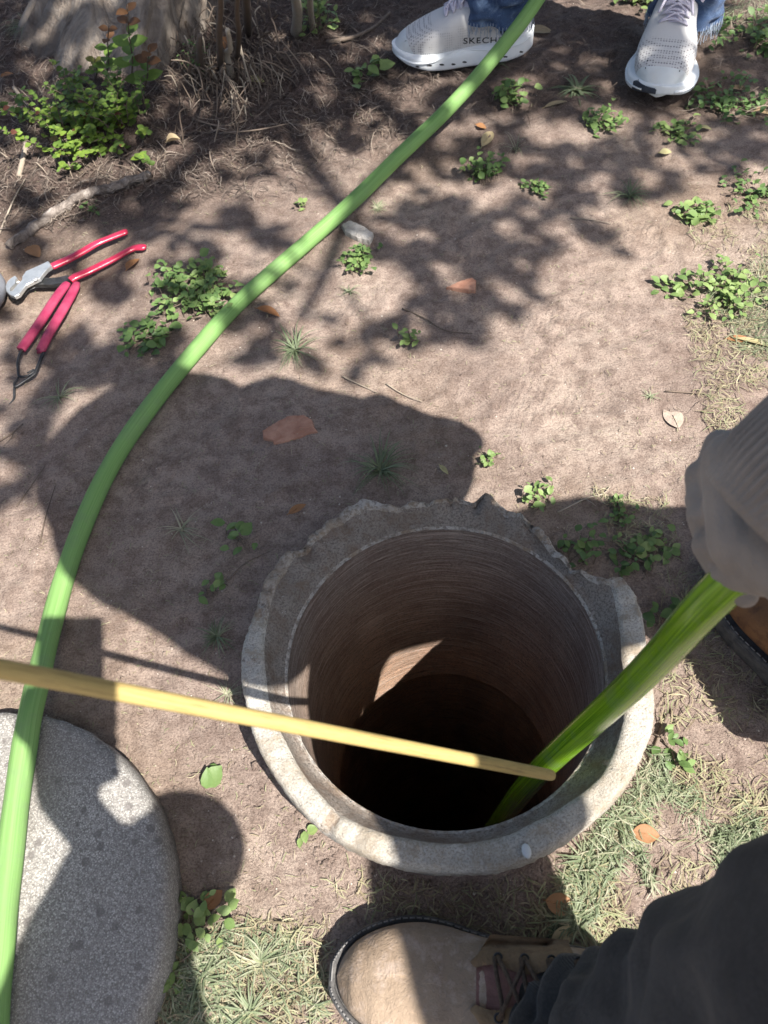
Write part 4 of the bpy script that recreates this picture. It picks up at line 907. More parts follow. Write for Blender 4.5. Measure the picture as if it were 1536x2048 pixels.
def blades(name, P, ln, wd, mat, vals, lift=.3, curl=.5, kind='stuff', z0=.001, seg=4, thick=False):
    n = len(P); r = np.random.RandomState(len(name)*7+n); yaw = r.rand(n)*2*np.pi; L_ = ln[0]+(ln[1]-ln[0])*r.rand(n)**1.6; W_ = wd[0]+(wd[1]-wd[0])*r.rand(n)
    e_ = lift*r.rand(n)**1.5*r.choice([-.25, 1], n); cv = (r.rand(n)-.5)*curl*2; hgt_ = r.rand(n)*.004
    V = np.zeros((n, seg, 2, 3))
    for i in range(seg):
        u = i/(seg-1); a = yaw+cv*(u-.5)*2; x = P[:, 0]+np.cos(a)*L_*(u-.5); y = P[:, 1]+np.sin(a)*L_*(u-.5)
        z = hz(x, y)+z0+hgt_+np.abs(e_)*L_*np.sin(np.pi*u*(.5+.5*(e_ > 0)))+.0004
        ww = W_*(.35+.65*math.sin(math.pi*min(.97, u*.9+.08)))
        for j, s_ in ((0, -1), (1, 1)):
            V[:, i, j, 0] = x-np.sin(a)*ww*.5*s_; V[:, i, j, 1] = y+np.cos(a)*ww*.5*s_; V[:, i, j, 2] = z+(r.rand(n)-.2)*ww*.5
    V = V.reshape(-1, 3); base = (np.arange(n)*seg*2)[:, None]
    q = np.array([[2*i, 2*i+1, 2*i+3, 2*i+2] for i in range(seg-1)]); Fc = (base[:, :, None]+q[None]).reshape(-1, 4)
    me = bpy.data.meshes.new(name); me.vertices.add(len(V)); me.vertices.foreach_set('co', V.ravel()); me.loops.add(Fc.size); me.loops.foreach_set('vertex_index', Fc.ravel())
    me.polygons.add(len(Fc)); me.polygons.foreach_set('loop_start', np.arange(0, Fc.size, 4)); me.update(calc_edges=True)
    at_ = me.attributes.new('v', 'FLOAT', 'POINT'); at_.data.foreach_set('value', np.repeat(vals[0]+(vals[1]-vals[0])*r.rand(n), seg*2))
    me.materials.append(M[mat]); o = bpy.data.objects.new(name, me); col.objects.link(o)
    if kind: o['kind'] = kind
    return o
def crumbs(name, P, sz, mat, label=None):
    n = len(P); r = np.random.RandomState(5+n); base = np.array([[1, 0, 0], [-1, 0, 0], [0, 1, 0], [0, -1, 0], [0, 0, .6], [0, 0, -1]], float)
    S = sz[0]+(sz[1]-sz[0])*r.rand(n)**3; V = base[None]*S[:, None, None]*(.6+.7*r.rand(n, 6, 1)); a = r.rand(n)*6.28; c_, s_ = np.cos(a)[:, None], np.sin(a)[:, None]
    X = V[:, :, 0]*c_-V[:, :, 1]*s_; Y = V[:, :, 0]*s_+V[:, :, 1]*c_; Z = V[:, :, 2]*.7
    V = np.stack([X+P[:, 0:1], Y+P[:, 1:2], Z+hz(P[:, 0], P[:, 1])[:, None]-S[:, None]*.05], 2).reshape(-1, 3)
    f_ = np.array([[0, 2, 4], [2, 1, 4], [1, 3, 4], [3, 0, 4], [2, 0, 5], [1, 2, 5], [3, 1, 5], [0, 3, 5]]); Fc = ((np.arange(n)*6)[:, None, None]+f_[None]).reshape(-1, 3)
    me = bpy.data.meshes.new(name); me.vertices.add(len(V)); me.vertices.foreach_set('co', V.ravel()); me.loops.add(Fc.size); me.loops.foreach_set('vertex_index', Fc.ravel())
    me.polygons.add(len(Fc)); me.polygons.foreach_set('loop_start', np.arange(0, Fc.size, 3)); me.polygons.foreach_set('use_smooth', np.ones(len(Fc), bool)); me.update(calc_edges=True); me.materials.append(M[mat])
    o = bpy.data.objects.new(name, me); col.objects.link(o); o['kind'] = 'stuff'; return o
def nmask(s, lo, hi, k): return lambda p: float(smoothstep(lo, hi, vn(p.x, p.y, k, s)+.5))

# ground cover that nobody could count
blades('grass_clippings', scatter_px([(1320, 1430), (1536, 1500), (1800, 1500), (1800, 2100), (1060, 2100), (1040, 1860), (1110, 1760), (1200, 1680), (1290, 1560)], 4600, nmask(22, .15, .55, 2)), (.006, .026), (.0006, .0015), 'dry', (0, .9), .2, .22)
blades('green_grass', np.concatenate([scatter_px([(1120, 1760), (1200, 1650), (1262, 1590), (1300, 1500), (1345, 1520), (1300, 1640), (1240, 1730), (1180, 1860), (1100, 1880)], 1000), scatter_px([(1320, 1560), (1480, 1600), (1536, 1700), (1300, 1780), (1250, 1650)], 900, nmask(25, .3, .7, 1)), scatter_px([(340, 1880), (470, 1850), (600, 1880), (650, 1960), (640, 2100), (340, 2100), (330, 1990)], 1000, nmask(22, .1, .5, 3)), scatter_px([(1400, 560), (1480, 540), (1560, 500), (1620, 760), (1480, 700)], 900), scatter_px([(1240, -40), (1700, -60), (1700, 60), (1440, 60), (1400, 20), (1290, 30)], 1600)]), (.010, .034), (.0006, .0014), 'grass', (0, 1), .35, .35)
blades('dry_straw', np.concatenate([scatter_px([(330, 1850), (480, 1830), (660, 1840), (660, 2100), (310, 2100)], 900), scatter_px([(1380, 420), (1700, 360), (1700, 1100), (1400, 840), (1370, 640)], 2600, nmask(18, .2, .6, 5)), scatter_px([(1310, 1150), (1500, 1130), (1600, 1450), (1320, 1450)], 600), scatter_px([(640, 1760), (1100, 1760), (1080, 1900), (700, 1830)], 260), scatter_px([(1180, 980), (1340, 1000), (1350, 1130), (1230, 1100)], 260)]), (.006, .028), (.0006, .0014), 'dry', (0, 1), .25, .4)
blades('scattered_straw', scatter_px([(-100, 240), (1640, 200), (1640, 2100), (-100, 2100)], 6500), (.002, .011), (.0004, .0010), 'dry', (0, 1), .15, .5)
hum_d = lambda p: float(humus(p.x, p.y))**1.4
blades('leaf_litter', scatter_px([(-200, -160), (1000, -160), (900, 260), (520, 420), (300, 400), (100, 470), (-200, 480)], 13000, hum_d), (.008, .045), (.0006, .0020), 'fibre', (0, 1), .22, .5, z0=.002, seg=5)
blades('fine_twigs', scatter_px([(-200, -160), (1700, -160), (1600, 240), (850, 260), (520, 380), (300, 400), (100, 460), (-200, 470)], 1500, lambda p: .25+.75*hum_d(p)), (.02, .08), (.0008, .0018), 'twig', (0, .8), .22, .35, z0=.004, seg=6)
blades('turf_beyond', np.stack([nr.uniform(-3.5, 4.5, 9000), nr.uniform(2.2, 6, 9000)], 1), (.03, .08), (.002, .004), 'grass', (0, 1), .8, .5)
crumbs('soil_crumbs', scatter_px([(-200, -100), (1700, -100), (1700, 2150), (-200, 2150)], 16000, nmask(9, .0, .7, 6)), (.0005, .0032), 'soil')
M['grit'] = m_simple('pale_grit', (.38, .32, .27), (.58, .52, .45), 60, .9, 0); crumbs('pale_grit', scatter_px([(-200, -100), (1700, -100), (1700, 2150), (-200, 2150)], 2600), (.0004, .0022), 'grit')
pr_ = nr.rand(420)*6.28; crumbs('soil_clods', np.stack([WC.x+np.cos(pr_)*(.213+nr.rand(420)**2*.03), WC.y+np.sin(pr_)*(.213+nr.rand(420)**2*.03)], 1), (.0008, .0055), 'soil')

# ---- weeds: (x, y, radius m, leaves, leaf size, ...)
weed(385, 600, .075, 330, .0165, 'large patch of small leaved weeds left of the hose, partly in sunlight', h=.028, el=1.1, runners=12)
weed(290, 680, .055, 90, .020, 'trailing weeds in shade between the worn pliers and the hose', h=.018, runners=9, vals=(.05, .6))
weed(420, 555, .035, 60, .020, 'bright sunlit weeds at the top of the patch by the hose', h=.022, runners=5, vals=(.5, 1))
weed(722, 530, .040, 110, .0135, 'weed clump under the branch shadow near the stone chip', h=.02, runners=6)
weed(975, 345, .042, 110, .018, 'round leaved green weed in shade right of the hose', h=.028, runners=4, vals=(.3, .9))
weed(1068, 382, .026, 60, .013, 'small pale weed beside the round leaved green weed', h=.016, runners=4)
weed(740, 165, .040, 24, .034, 'ivy like seedling with lobed leaves in the litter left of the sneaker', h=.03, runners=3, vals=(.4, .9))
weed(1028, 192, .050, 90, .019, 'leafy weed just below the hose and the left sneaker', h=.026, runners=5, vals=(.3, .9))
weed(640, 62, .055, 150, .018, 'yellow green sprouting weed among the dead stems at the top', h=.07, runners=7, vals=(.6, 1))
weed(1210, 248, .050, 80, .017, 'weed patch below the right sneaker toe on its left side', h=.02, runners=5, vals=(.3, .8))
weed(1352, 270, .048, 90, .016, 'pale flat weed below the right sneaker toe on its right side', h=.016, runners=6, vals=(.5, 1))
weed(1465, 215, .095, 260, .015, 'long strip of dark clover to the right of the right sneaker', h=.02, runners=12, vals=(.05, .55))
weed(1500, 80, .09, 160, .020, 'green weeds behind the right leg of the jeans', h=.03, runners=7, vals=(.2, .8))
weed(1290, 8, .07, 130, .020, 'sunlit weeds at the top edge between the two sneakers', h=.03, runners=7, vals=(.6, 1))
weed(1385, 432, .042, 90, .018, 'flat green weed at the upper end of the right hand weed patch', h=.016, runners=5, vals=(.5, 1))
weed(1475, 590, .085, 230, .0145, 'bright weed patch by the right edge in full sun', h=.024, runners=12, vals=(.5, 1))
weed(1368, 580, .036, 34, .018, 'trailing seedling reaching left out of the bright weed patch', h=.014, runners=4, vals=(.5, .9))
weed(1500, 390, .07, 120, .014, 'greyish ground weed near the upper right edge', h=.014, runners=9, vals=(.2, .7))
weed(820, 688, .020, 26, .014, 'little sunlit seedling standing alone in bare dirt', h=.026, runners=2, vals=(.7, 1))
weed(973, 920, .022, 46, .009, 'tiny weed just above the broken rim of the well', h=.012, runners=3, vals=(.5, .9))
weed(1078, 1002, .028, 34, .013, 'bright leaves touching the upper right rim of the well', h=.022, runners=3, vals=(.6, 1))
weed(1170, 1082, .042, 60, .013, 'dark weed in the shade hugging the broken rim of the well', h=.02, runners=5, vals=(.2, .7))
weed(1262, 1118, .032, 40, .013, 'dark weed beside the top corner of the well rim', h=.02, runners=4, vals=(.1, .6))
weed(1240, 1025, .028, 60, .009, 'dry spindly weed in the sun right of the well', h=.014, runners=6, vals=(.3, .8))
weed(1312, 1095, .030, 40, .017, 'flat green weed left of the glove', h=.012, runners=5, vals=(.5, 1))
weed(1325, 1245, .032, 26, .017, 'shaded weed between the well rim and the brown boot', h=.02, runners=4, vals=(.05, .5))
weed(1340, 1500, .026, 24, .014, 'sparse weed at the foot of the well below the wet hose', h=.02, runners=3, vals=(.3, .8))
weed(478, 1080, .030, 16, .020, 'shaded seedling with two pairs of leaves left of the well', h=.022, runners=3, vals=(.5, .9))
weed(412, 1180, .022, 12, .016, 'small shaded seedling near the left side of the well', h=.02, runners=3, vals=(.5, .9))
weed(404, 1548, .012, 3, .024, 'pair of large round seed leaves between the lid and the well', h=.006, runners=1, vals=(.45, .6))
weed(601, 1664, .010, 6, .011, 'tiny two leaf seedling beside the lower left well wall', h=.010, runners=1, vals=(.8, 1))
weed(414, 1848, .034, 44, .016, 'bright leafy weed right of the concrete lid', h=.026, runners=4, vals=(.6, 1))
weed(334, 1958, .016, 12, .016, 'small weed at the lower right edge of the concrete lid', h=.015, runners=2, vals=(.5, .9))
weed(600, 420, .014, 10, .016, 'lone seedling on the left side of the hose', h=.014, runners=2, vals=(.7, 1))
weed(190, 425, .016, 18, .012, 'tiny weed under the grey branch', h=.014, runners=2, vals=(.2, .6))
weed(395, 150, .05, 110, .010, 'fine leaved dry looking weed at the right foot of the trunk', h=.06, runners=8, vals=(.1, .6))
tuft(590, 700, 58, .055, 'loose grass tuft on the edge of the big shadow', (.05, .5))
tuft(762, 942, 80, .062, 'long bladed grass tuft above the far rim of the well', (.05, .6), lift=.8)
tuft(755, 420, 60, .026, 'pale sunlit grass tuft above the stone chip', (.5, 1), wd=.0014)
tuft(1258, 395, 46, .050, 'grass tuft on bare dirt below the pale flat weed', (.1, .5))
tuft(366, 1062, 16, .055, 'withered grass tuft in shade left of the well', (.75, 1))
tuft(434, 1275, 40, .032, 'small grass tuft by the left wall of the well', (.2, .8))
tuft(1152, 185, 44, .060, 'rosette of long grey green leaves in front of the sneakers', (.1, .5), wd=.007, lift=.4)
tuft(985, 135, 34, .050, 'grass tuft under the hose against the left sneaker sole', (0, .4))
tuft(1300, 795, 22, .020, 'tiny grass tuft in the sunlit dirt', (.4, .9), wd=.0012)
tuft(120, 795, 22, .045, 'thin grass tuft below the tips of the worn pliers', (.4, .9))
tuft(700, 585, 20, .026, 'tiny grass tuft below the weed clump', (.3, .8), wd=.0014)
tuft(455, 1390, 30, .035, 'wispy dry grass tuft against the left of the well', (.6, 1), wd=.001)
tuft(400, 1960, 42, .040, 'grass tuft right of the lid near the bottom', (.3, .9)); tuft(520, 1930, 42, .042, 'grass tuft left of the dusty boot toe', (.4, 1)); tuft(500, 2030, 42, .042, 'grass tuft at the bottom edge left of the boot', (.2, .9))
tuft(1170, 1720, 42, .036, 'fresh grass tuft under the lower right wall of the well', (.2, .7)); tuft(1235, 1640, 42, .034, 'fresh grass tuft higher up along the right wall of the well', (.2, .7)); tuft(1150, 1840, 50, .034, 'grass tuft above the trouser hem', (.3, .8))
tuft(60, 60, 90, .07, 'dark grass tuft left of the tree trunk', (0, .4))
tuft(1030, 300, 16, .05, 'wispy grass stalks right of the hose', (.5, 1), wd=.0012, lift=.9)

# ---- fallen leaves
def dleaf(px, py, ln, wd, deg, val, label, lift=.006, bend=.1, fold=.35, cat='leaf', tipp=.9, mat='deadleaf'):
    c = G(px, py); mb = MB(); a = math.radians(deg); d = Vector((math.cos(a), math.sin(a), rng.uniform(-.05, .12)))
    leaf(mb, -d*ln*.5+Vector((0, 0, lift)), d, Vector((rng.uniform(-.25, .25), rng.uniform(-.25, .25), 1)), ln, wd, val, bend, fold, 9, tipp)
    mb.tube([-d*ln*.62+Vector((0, 0, lift)), -d*ln*.5+Vector((0, 0, lift)), Vector((0, 0, lift-.02*0))], [.0007, .0008, .0005], 5)
    return tag(mb.build('dry_leaf', M[mat], loc=c), label, cat)
dleaf(1080, 66, .055, .024, -8, .7, 'pale tan fallen leaf between the two sneakers')
dleaf(538, 629, .040, .016, -30, .0, 'orange brown curled leaf left of the hose bend', fold=.7)
dleaf(512, 165, .040, .020, -25, .95, 'yellowish fallen leaf in the litter right of the trunk')
dleaf(350, 290, .026, .022, 10, .7, 'curled cream leaf right of the green shoots', fold=.9, lift=.010)
dleaf(975, 282, .048, .020, 55, .75, 'pale folded leaf right of the hose', fold=.5)
dleaf(962, 258, .022, .012, -40, .1, 'small orange leaf above the pale folded leaf')
dleaf(70, 508, .034, .026, -50, .25, 'orange tan leaf above the steel pliers head')
dleaf(268, 532, .034, .020, 60, .15, 'orange leaf beside the glossy pliers grip')
dleaf(1478, 684, .036, .013, -18, .05, 'orange leaf at the lower edge of the bright weed patch')
dleaf(1515, 690, .060, .012, -28, .85, 'long pale green blade beside the orange leaf by the right edge', cat='leaf')
dleaf(1112, 212, .048, .014, 15, .72, 'pale leaf under the grey green rosette')
dleaf(596, 1022, .026, .011, 28, .15, 'small reddish leaf in the shadow above left of the well')
dleaf(888, 944, .018, .007, -60, .95, 'yellow green leaf lit by the sun above the well rim')
dleaf(1345, 832, .044, .026, 92, .6, 'oval bleached leaf lying flat in the sunlit dirt', lift=.002, fold=.08, mat='skeleton')
dleaf(1520, 228, .036, .014, -40, .6, 'tan leaf at the right edge by the clover strip')
dleaf(1476, 182, .030, .012, -30, .55, 'tan leaf lying on the clover strip')
dleaf(1408, 262, .024, .016, -30, .95, 'yellow leaf below the clover strip')
dleaf(1330, 310, .022, .014, 0, .92, 'olive leaf on dirt under the pale flat weed')
dleaf(15, 155, .030, .014, 12, .1, 'reddish brown leaf at the far left edge')
dleaf(1120, 1810, .028, .020, -20, .3, 'tan leaf in the grass right of the well shadow')
dleaf(1125, 1872, .026, .016, 20, .75, 'cream leaf against the trouser knee')
dleaf(1290, 1670, .026, .018, -15, .15, 'reddish leaf in the clippings')
dleaf(338, 1925, .022, .016, -50, .1, 'rusty leaf right of the lid near the bottom')
dleaf(430, 1800, .022, .016, 40, .1, 'rusty leaf above the bright weed by the lid')
dleaf(450, 110, .050, .030, -60, .1, 'brown crumpled leaf among dead stems', fold=.8, lift=.02)

# ---- twigs and branches
def twig(L, r, label, cat='twig', name='twig', z0=.003, vals=.5, taper=.5, mat='twig', side=()):
    pts = []
    for q in L:
        g_ = G(q[0], q[1]); zz = q[2] if len(q) > 2 else 0
        if zz: g_ = at(q[0], q[1], g_.z+zz)
        pts.append(g_+Vector((0, 0, z0)))
    o0 = pts[0].copy(); sp_ = [Vector(p)-o0 for p in spline(pts, 5)]; n = len(sp_); mb = MB(); mb.val = vals
    if mat == 'branch': sp_ = [p+rv(.0022) for p in sp_]
    mb.tube(sp_, [r*(1-(1-taper)*i/(n-1)) for i in range(n)], 7 if r < .004 else 14, True, 1, .24 if mat == 'branch' else .10)
    for a_, b_ in side:
        p = G(*a_)-o0+Vector((0, 0, z0)); q = G(*b_)-o0+Vector((0, 0, z0+.004)); mb.tube([p, p.lerp(q, .5)+rv(.003), q], [r*.6, r*.45, r*.2], 6)
    return tag(mb.build(name, M[mat], loc=o0), label, cat)
twig([(20, 500), (70, 462), (120, 428), (165, 400), (205, 388), (250, 374), (300, 358)], .0085, 'thick weathered grey branch lying above the pliers', 'branch', 'fallen_branch', .007, .55, .9, 'branch')
twig([(120, 440), (170, 425), (215, 402)], .0012, 'thin root running along the underside of the grey branch')
twig([(55, 292), (48, 325), (40, 358)], .005, 'short pale stick end left of the green shoots', 'stick', 'short_stick', .005, .8, .9)
twig([(30, 180), (55, 215), (60, 245)], .004, 'short dry stick near the left edge', 'stick', 'short_stick', .005, .8, .7)
twig([(0, 470), (30, 400), (52, 360)], .0018, 'bent straw coloured twig at the left edge', vals=.9)
twig([(805, 620), (850, 640), (890, 664), (945, 670)], .0011, 'curved brown twig below the right patch of leaf shadow', vals=.2)
twig([(685, 755), (720, 772), (755, 788)], .0011, 'straight pale twig inside the top of the big shadow', vals=.8)
twig([(772, 770), (810, 793), (845, 806)], .0010, 'pale twig crossing the edge of the big shadow', vals=.8)
twig([(1115, 1027), (1170, 1000), (1205, 990), (1220, 975)], .0012, 'forked pale twig right of the well', vals=.9, side=[((1170, 1000), (1190, 1018))])
twig([(0, 885), (25, 870), (48, 850)], .0014, 'dark forked twig at the left edge', vals=.2, side=[((28, 868), (15, 895))])
twig([(35, 1015), (60, 980), (92, 935)], .0011, 'long thin twig at the left edge of the big shadow', vals=.3)
twig([(82, 1085), (95, 1030), (112, 975)], .0010, 'thin dark twig beside the hose in the big shadow', vals=.1)
twig([(1140, 438), (1180, 442), (1222, 450)], .0012, 'pale twig on the sunlit dirt', vals=.8, side=[((1180, 442), (1195, 455))])
twig([(1320, 1480), (1345, 1420), (1338, 1560)][:2], .0022, 'brown twig leaning on grass right of the well', vals=.5)
twig([(1335, 1430), (1300, 1520), (1275, 1610)], .0022, 'long brown twig beside the right wall of the well', vals=.5)
twig([(1318, 1740), (1300, 1790)], .0022, 'short dark twig by the trouser knee', vals=.3)
twig([(1330, 785), (1400, 790), (1470, 800)], .0011, 'thin twig above the glove', vals=.4, side=[((1400, 790), (1440, 770)), ((1420, 795), (1380, 830))])
twig([(265, 1195), (300, 1215), (330, 1232)], .0007, 'hair thin stalk in the big shadow', vals=.7)
twig([(455, 1165), (490, 1130), (540, 1105)], .0012, 'curved root left of the well rim', vals=.4)
twig([(440, 270, .0), (520, 262, .02), (600, 95+150, .0)], .0018, 'bent twig in the litter right of the trunk', vals=.5)
twig([(655, 90), (700, 82), (745, 62), (780, 30)], .0045, 'curved dead branch lying left of the left sneaker', 'branch', 'fallen_branch', .006, .45, .5, side=[((720, 75), (700, 60)), ((690, 82), (650, 72))])
twig([(480, 90, .06), (490, 130, .03), (506, 188)], .0025, 'bent pale twig standing in the litter', vals=.9)
twig([(410, 190), (430, 160), (445, 140)], .0030, 'short pale broken twig at the foot of the trunk', vals=1.0)
twig([(385, 240), (440, 255), (490, 245), (520, 232)], .0022, 'twig lying across the litter under the dead stems', vals=.5)
for i, (x, y, X2, Y2, v) in enumerate([(240, 320, 285, 300, .6), (300, 250, 340, 290, .3), (560, 150, 600, 190, .6), (330, 300, 320, 345, .6), (90, 200, 40, 140, .7), (620, 110, 560, 120, .7), (700, 130, 780, 170, .3)]):
    twig([(x, y), ((x+X2)/2+6, (y+Y2)/2-5), (X2, Y2)], .0016, ['slim twig under the green shoots', 'dark twig below the fine leaved weed', 'twig in the litter left of the lobed seedling', 'upright looking twig above the branch end', 'pale split twig left of the trunk foot', 'pale twig left of the yellow green weed', 'dark twig above the lobed seedling'][i], vals=v)

# ------------------------------------------------------------------ the tree
tree = empty('tree', TB, 'broad tree with peeling grey brown bark at the upper left and leafy crown overhead', 'tree')
mb = MB(); rows = []; NT2 = 200
prof = []
for z_, xl, xr, yy in ((-.03, 68, 440, 165), (.0, 74, 425, 160), (.05, 92, 410, 130), (.12, 108, 405, 85), (.22, 122, 405, 20), (.36, 132, 410, -80)):
    pass
top = [(-.04, (-.44, 1.885), .245), (.0, (-.44, 1.885), .228), (.05, (-.42, 1.91), .205), (.12, (-.37, 1.95), .182), (.22, (-.31, 2.0), .172), (.36, (-.22, 2.06), .166), (.6, (-.10, 2.12), .162), (1.0, (.06, 2.12), .155), (1.5, (.22, 1.98), .15), (2.0, (.38, 1.75), .14), (2.5, (.56, 1.42), .12), (2.9, (.78, 1.08), .10), (3.15, (.98, .80), .08), (3.3, (1.22, .30), .06), (3.35, (1.36, -.20), .035)]
seq = [(z_, c_.x, c_.y, r_) for z_, c_, r_ in prof]+[(z_, c_[0], c_[1], r_) for z_, c_, r_ in top]
seqs = spline([(x, y, z, r) for z, x, y, r in seq], 10)
for i, q in enumerate(seqs):
    p = Vector(q[:3]); t = (Vector(seqs[min(i+1, len(seqs)-1)][:3])-Vector(seqs[max(i-1, 0)][:3])).normalized()
    t = Vector((0, 0, 1)).lerp(t, float(smoothstep(.3, 1.3, q[2]))).normalized()
    sx = t.cross(Vector((0, 1, 0.01))).normalized() if abs(t.y) < .95 else Vector((1, 0, 0)); uy = sx.cross(t).normalized(); row = []
    for j in range(NT2):
        a_ = 2*math.pi*j/NT2; fl = max(0, .25-q[2])/.25; gv = 1-abs(noise.noise(Vector((math.cos(a_)*5, math.sin(a_)*5, q[2]*1.1))))*2
        rr = q[3]*(1+.09*math.sin(3*a_+.6)*(.4+fl)+.05*math.sin(7*a_+1)*fl+.10*noise.noise(Vector((math.cos(a_)*2.2, math.sin(a_)*2.2, q[2]*1.3)))+.035*noise.noise(Vector((math.cos(a_)*9, math.sin(a_)*9, q[2]*4)))-.05*max(0, gv)**5+.02*noise.noise(Vector((math.cos(a_)*24, math.sin(a_)*24, q[2]*7))))
        row.append(p+(sx*math.cos(a_)+uy*math.sin(a_))*rr-TB)
    rows.append(row)
mb.grid(rows, True, True); mb.build('trunk', M['bark'], tree)
limbs = MB()
def limb(pts, r0, r1): sp_ = [Vector(p) for p in spline(pts, 6)]; limbs.tube([p-TB for p in sp_], [r0+(r1-r0)*i/(len(sp_)-1) for i in range(len(sp_))], 9, True, 1, .06)
# the branch whose soft shadow crosses the dirt beside the hose
bz = 2.35; bb = [cast(830, 270, bz+.15), cast(800, 320, bz+.1), cast(745, 375, bz+.05), cast(700, 430, bz), cast(668, 500, bz), cast(642, 565, bz-.02), cast(598, 640, bz-.05)]
limb([Vector((.98, .80, 3.12)), bb[0].lerp(Vector((.98, .80, 3.12)), .4)]+bb, .030, .010)
for L_, r_ in (([(690, 585), (735, 640), (770, 680), (800, 700)], .006), ([(640, 560), (560, 520), (510, 470), (470, 430)], .007), ([(720, 400), (600, 380), (520, 330)], .006), ([(860, 520), (960, 500), (1060, 470)], .006), ([(700, 470), (780, 500), (860, 520)], .007)):
    limb([cast(x, y, bz-.02) for x, y in L_], r_, r_*.5)
for e_ in ((1.7, .3, 2.9), (1.5, -.7, 3.1), (.9, -.5, 3.0), (.5, .6, 2.7), (1.9, .9, 3.1), (.6, 1.2, 2.6), (-.2, 1.2, 2.7), (-.5, 1.6, 2.8), (0.1, .5, 2.7), (1.3, 1.4, 3.2)):
    s_ = Vector(min([(q[0], q[1], q[2]) for q in seqs if q[2] > 2.0], key=lambda q: (Vector(q)-Vector(e_)).length)); m_ = s_.lerp(Vector(e_), .5)+Vector((0, 0, .12)); limb([s_, m_, Vector(e_)], .032, .009)
limbs.build('limbs', M['bark'], tree)
SH = [(300,400,60),(225,395,55),(520,470,55),(480,420,35),(530,620,45),(560,690,50),(880,600,60),(830,560,42),(930,640,55),(800,640,32),(965,590,40),(765,500,35),(805,470,45),(850,520,45),(900,480,50),(950,525,50),(1000,470,50),(1045,525,35),(1000,565,40),(1100,460,36),(930,410,52),(860,395,46),(1050,415,52),(1130,395,56),(1200,480,18),(1220,345,75),(1120,330,60),(1000,330,55),(900,330,40),(1300,300,50),(150,560,35),(30,500,55),(100,420,50),(40,660,32),(60,760,50),(130,750,80),(30,860,55),(40,940,50),(110,930,36),(210,690,50),(380,590,35),(300,690,50),(350,470,35),(400,510,55),(460,530,45),(470,360,45),(280,560,30),(200,770,60),(300,760,60),(20,1010,30),(690,690,25),(740,700,20),(1500,300,45),(1440,330,35),(1400,170,60),(1480,160,60),(60,1160,18)]
LT = [(430,415,45),(372,325,36),(600,300,62),(690,345,60),(560,340,50),(780,255,30),(640,420,60),(560,420,48),(500,300,40),(850,30,34),(860,120,22),(1180,30,45),(1110,25,35),(560,90,22),(640,185,22),(690,120,24),(560,200,20),(110,480,50),(900,300,24),(830,210,22),(980,230,20),(1150,280,34),(1060,290,24),(1330,150,55),(1250,60,30),(1290,5,60),(1480,0,70),(200,60,45),(160,140,40),(240,20,30),(470,260,22),(180,230,26),(200,330,24),(40,240,24),(420,60,14),(1380,270,34),(1460,250,18),(800,180,20),(740,200,22)]
def shade_at(g):
    c_ = RM.T @ (np.array([g[0], g[1], -CH]))
    if c_[2] < .05: return .0
    x, y = c_[0]/c_[2]*F+CX, c_[1]/c_[2]*F+CY
    if y > 1060: return 0.0
    if not (-60 < x < 1596 and y > -60): return .55 if g[1] > 1.0 else (.25 if g[0] > .75 else (.5 if g[0] < -.75 and g[1] > .5 else 0))
    for a_, b_, r in LT:
        if (x-a_)**2+((y-b_)*1.15)**2 < r*r: return 0.0
    for a_, b_, r in SH:
        if (x-a_)**2+((y-b_)*1.1)**2 < r*r*.92: return 1.0
    if y < 300 and x < 1300: return .93 if (y < 235 or x < 420) else .25
    if y < 240: return .5
    if y < 330 and x > 1250: return .35
    return 0.02 if y < 420 else 0.0
crown = MB()
for gx_ in np.arange(-1.7, 2.6, .042):
    for gy_ in np.arange(-.6, 3.2, .042):
        g_ = (gx_+rng.uniform(-.02, .02), gy_+rng.uniform(-.02, .02))
        if rng.random() > shade_at(g_): continue
        z_ = rng.uniform(2.15, 2.75); p = Vector((g_[0], g_[1], 0))+GS*z_
        for k in range(3):
            s_ = rng.uniform(.05, .075); q = p+rv(.016)
            leaf(crown, q-Vector((0, 0, 0)), rv(1)+Vector((0, 0, -.1)), sdir+rv(.55), s_, s_*.62, rng.random(), .15, .15, 4)
crown.build('crown', M['crown'], tree, loc=-TB)

# ---- green shoots at the foot of the trunk
sh = empty('shoots', G(170, 250), 'dense clump of small round leaved green shoots at the foot of the trunk', 'shrub'); lf, st = MB(), MB(); o0 = sh.location.copy()
for k in range(95):
    bx, by = rng.gauss(188, 52), rng.gauss(252, 34); c = G(max(60, min(300, bx)), max(205, min(345, by))); c = c-o0
    h_ = rng.uniform(.025, .085); tipv = Vector((rng.uniform(-.05, .04), rng.uniform(-.07, .02), h_)); pts = [c, c+tipv*.5+Vector((0, 0, .012)), c+tipv]
    st.val = .3; st.tube(pts, [.0013, .001, .0006], 5)
    n_ = rng.randint(5, 9)
    for i in range(n_):
        u = (i+1)/n_; p = c.lerp(c+tipv, u)+Vector((0, 0, .01*math.sin(u*3)))
        for sg in (1, -1):
            a_ = rng.uniform(0, 6.28); s_ = rng.uniform(.010, .019)*(1.1-.4*u); leaf(lf, p, Vector((math.cos(a_)*sg, math.sin(a_)*sg, rng.uniform(-.1, .5))), Vector((rng.uniform(-.5, .5), rng.uniform(-.7, .2), 1)), s_, s_*.75, rng.uniform(.05, .5)+.35*(by > 250)+(.3 if rng.random() < .1 else 0), .15, .2)
lf.build('leaves', M['bush'], sh); st.build('stems', M['twig'], sh)
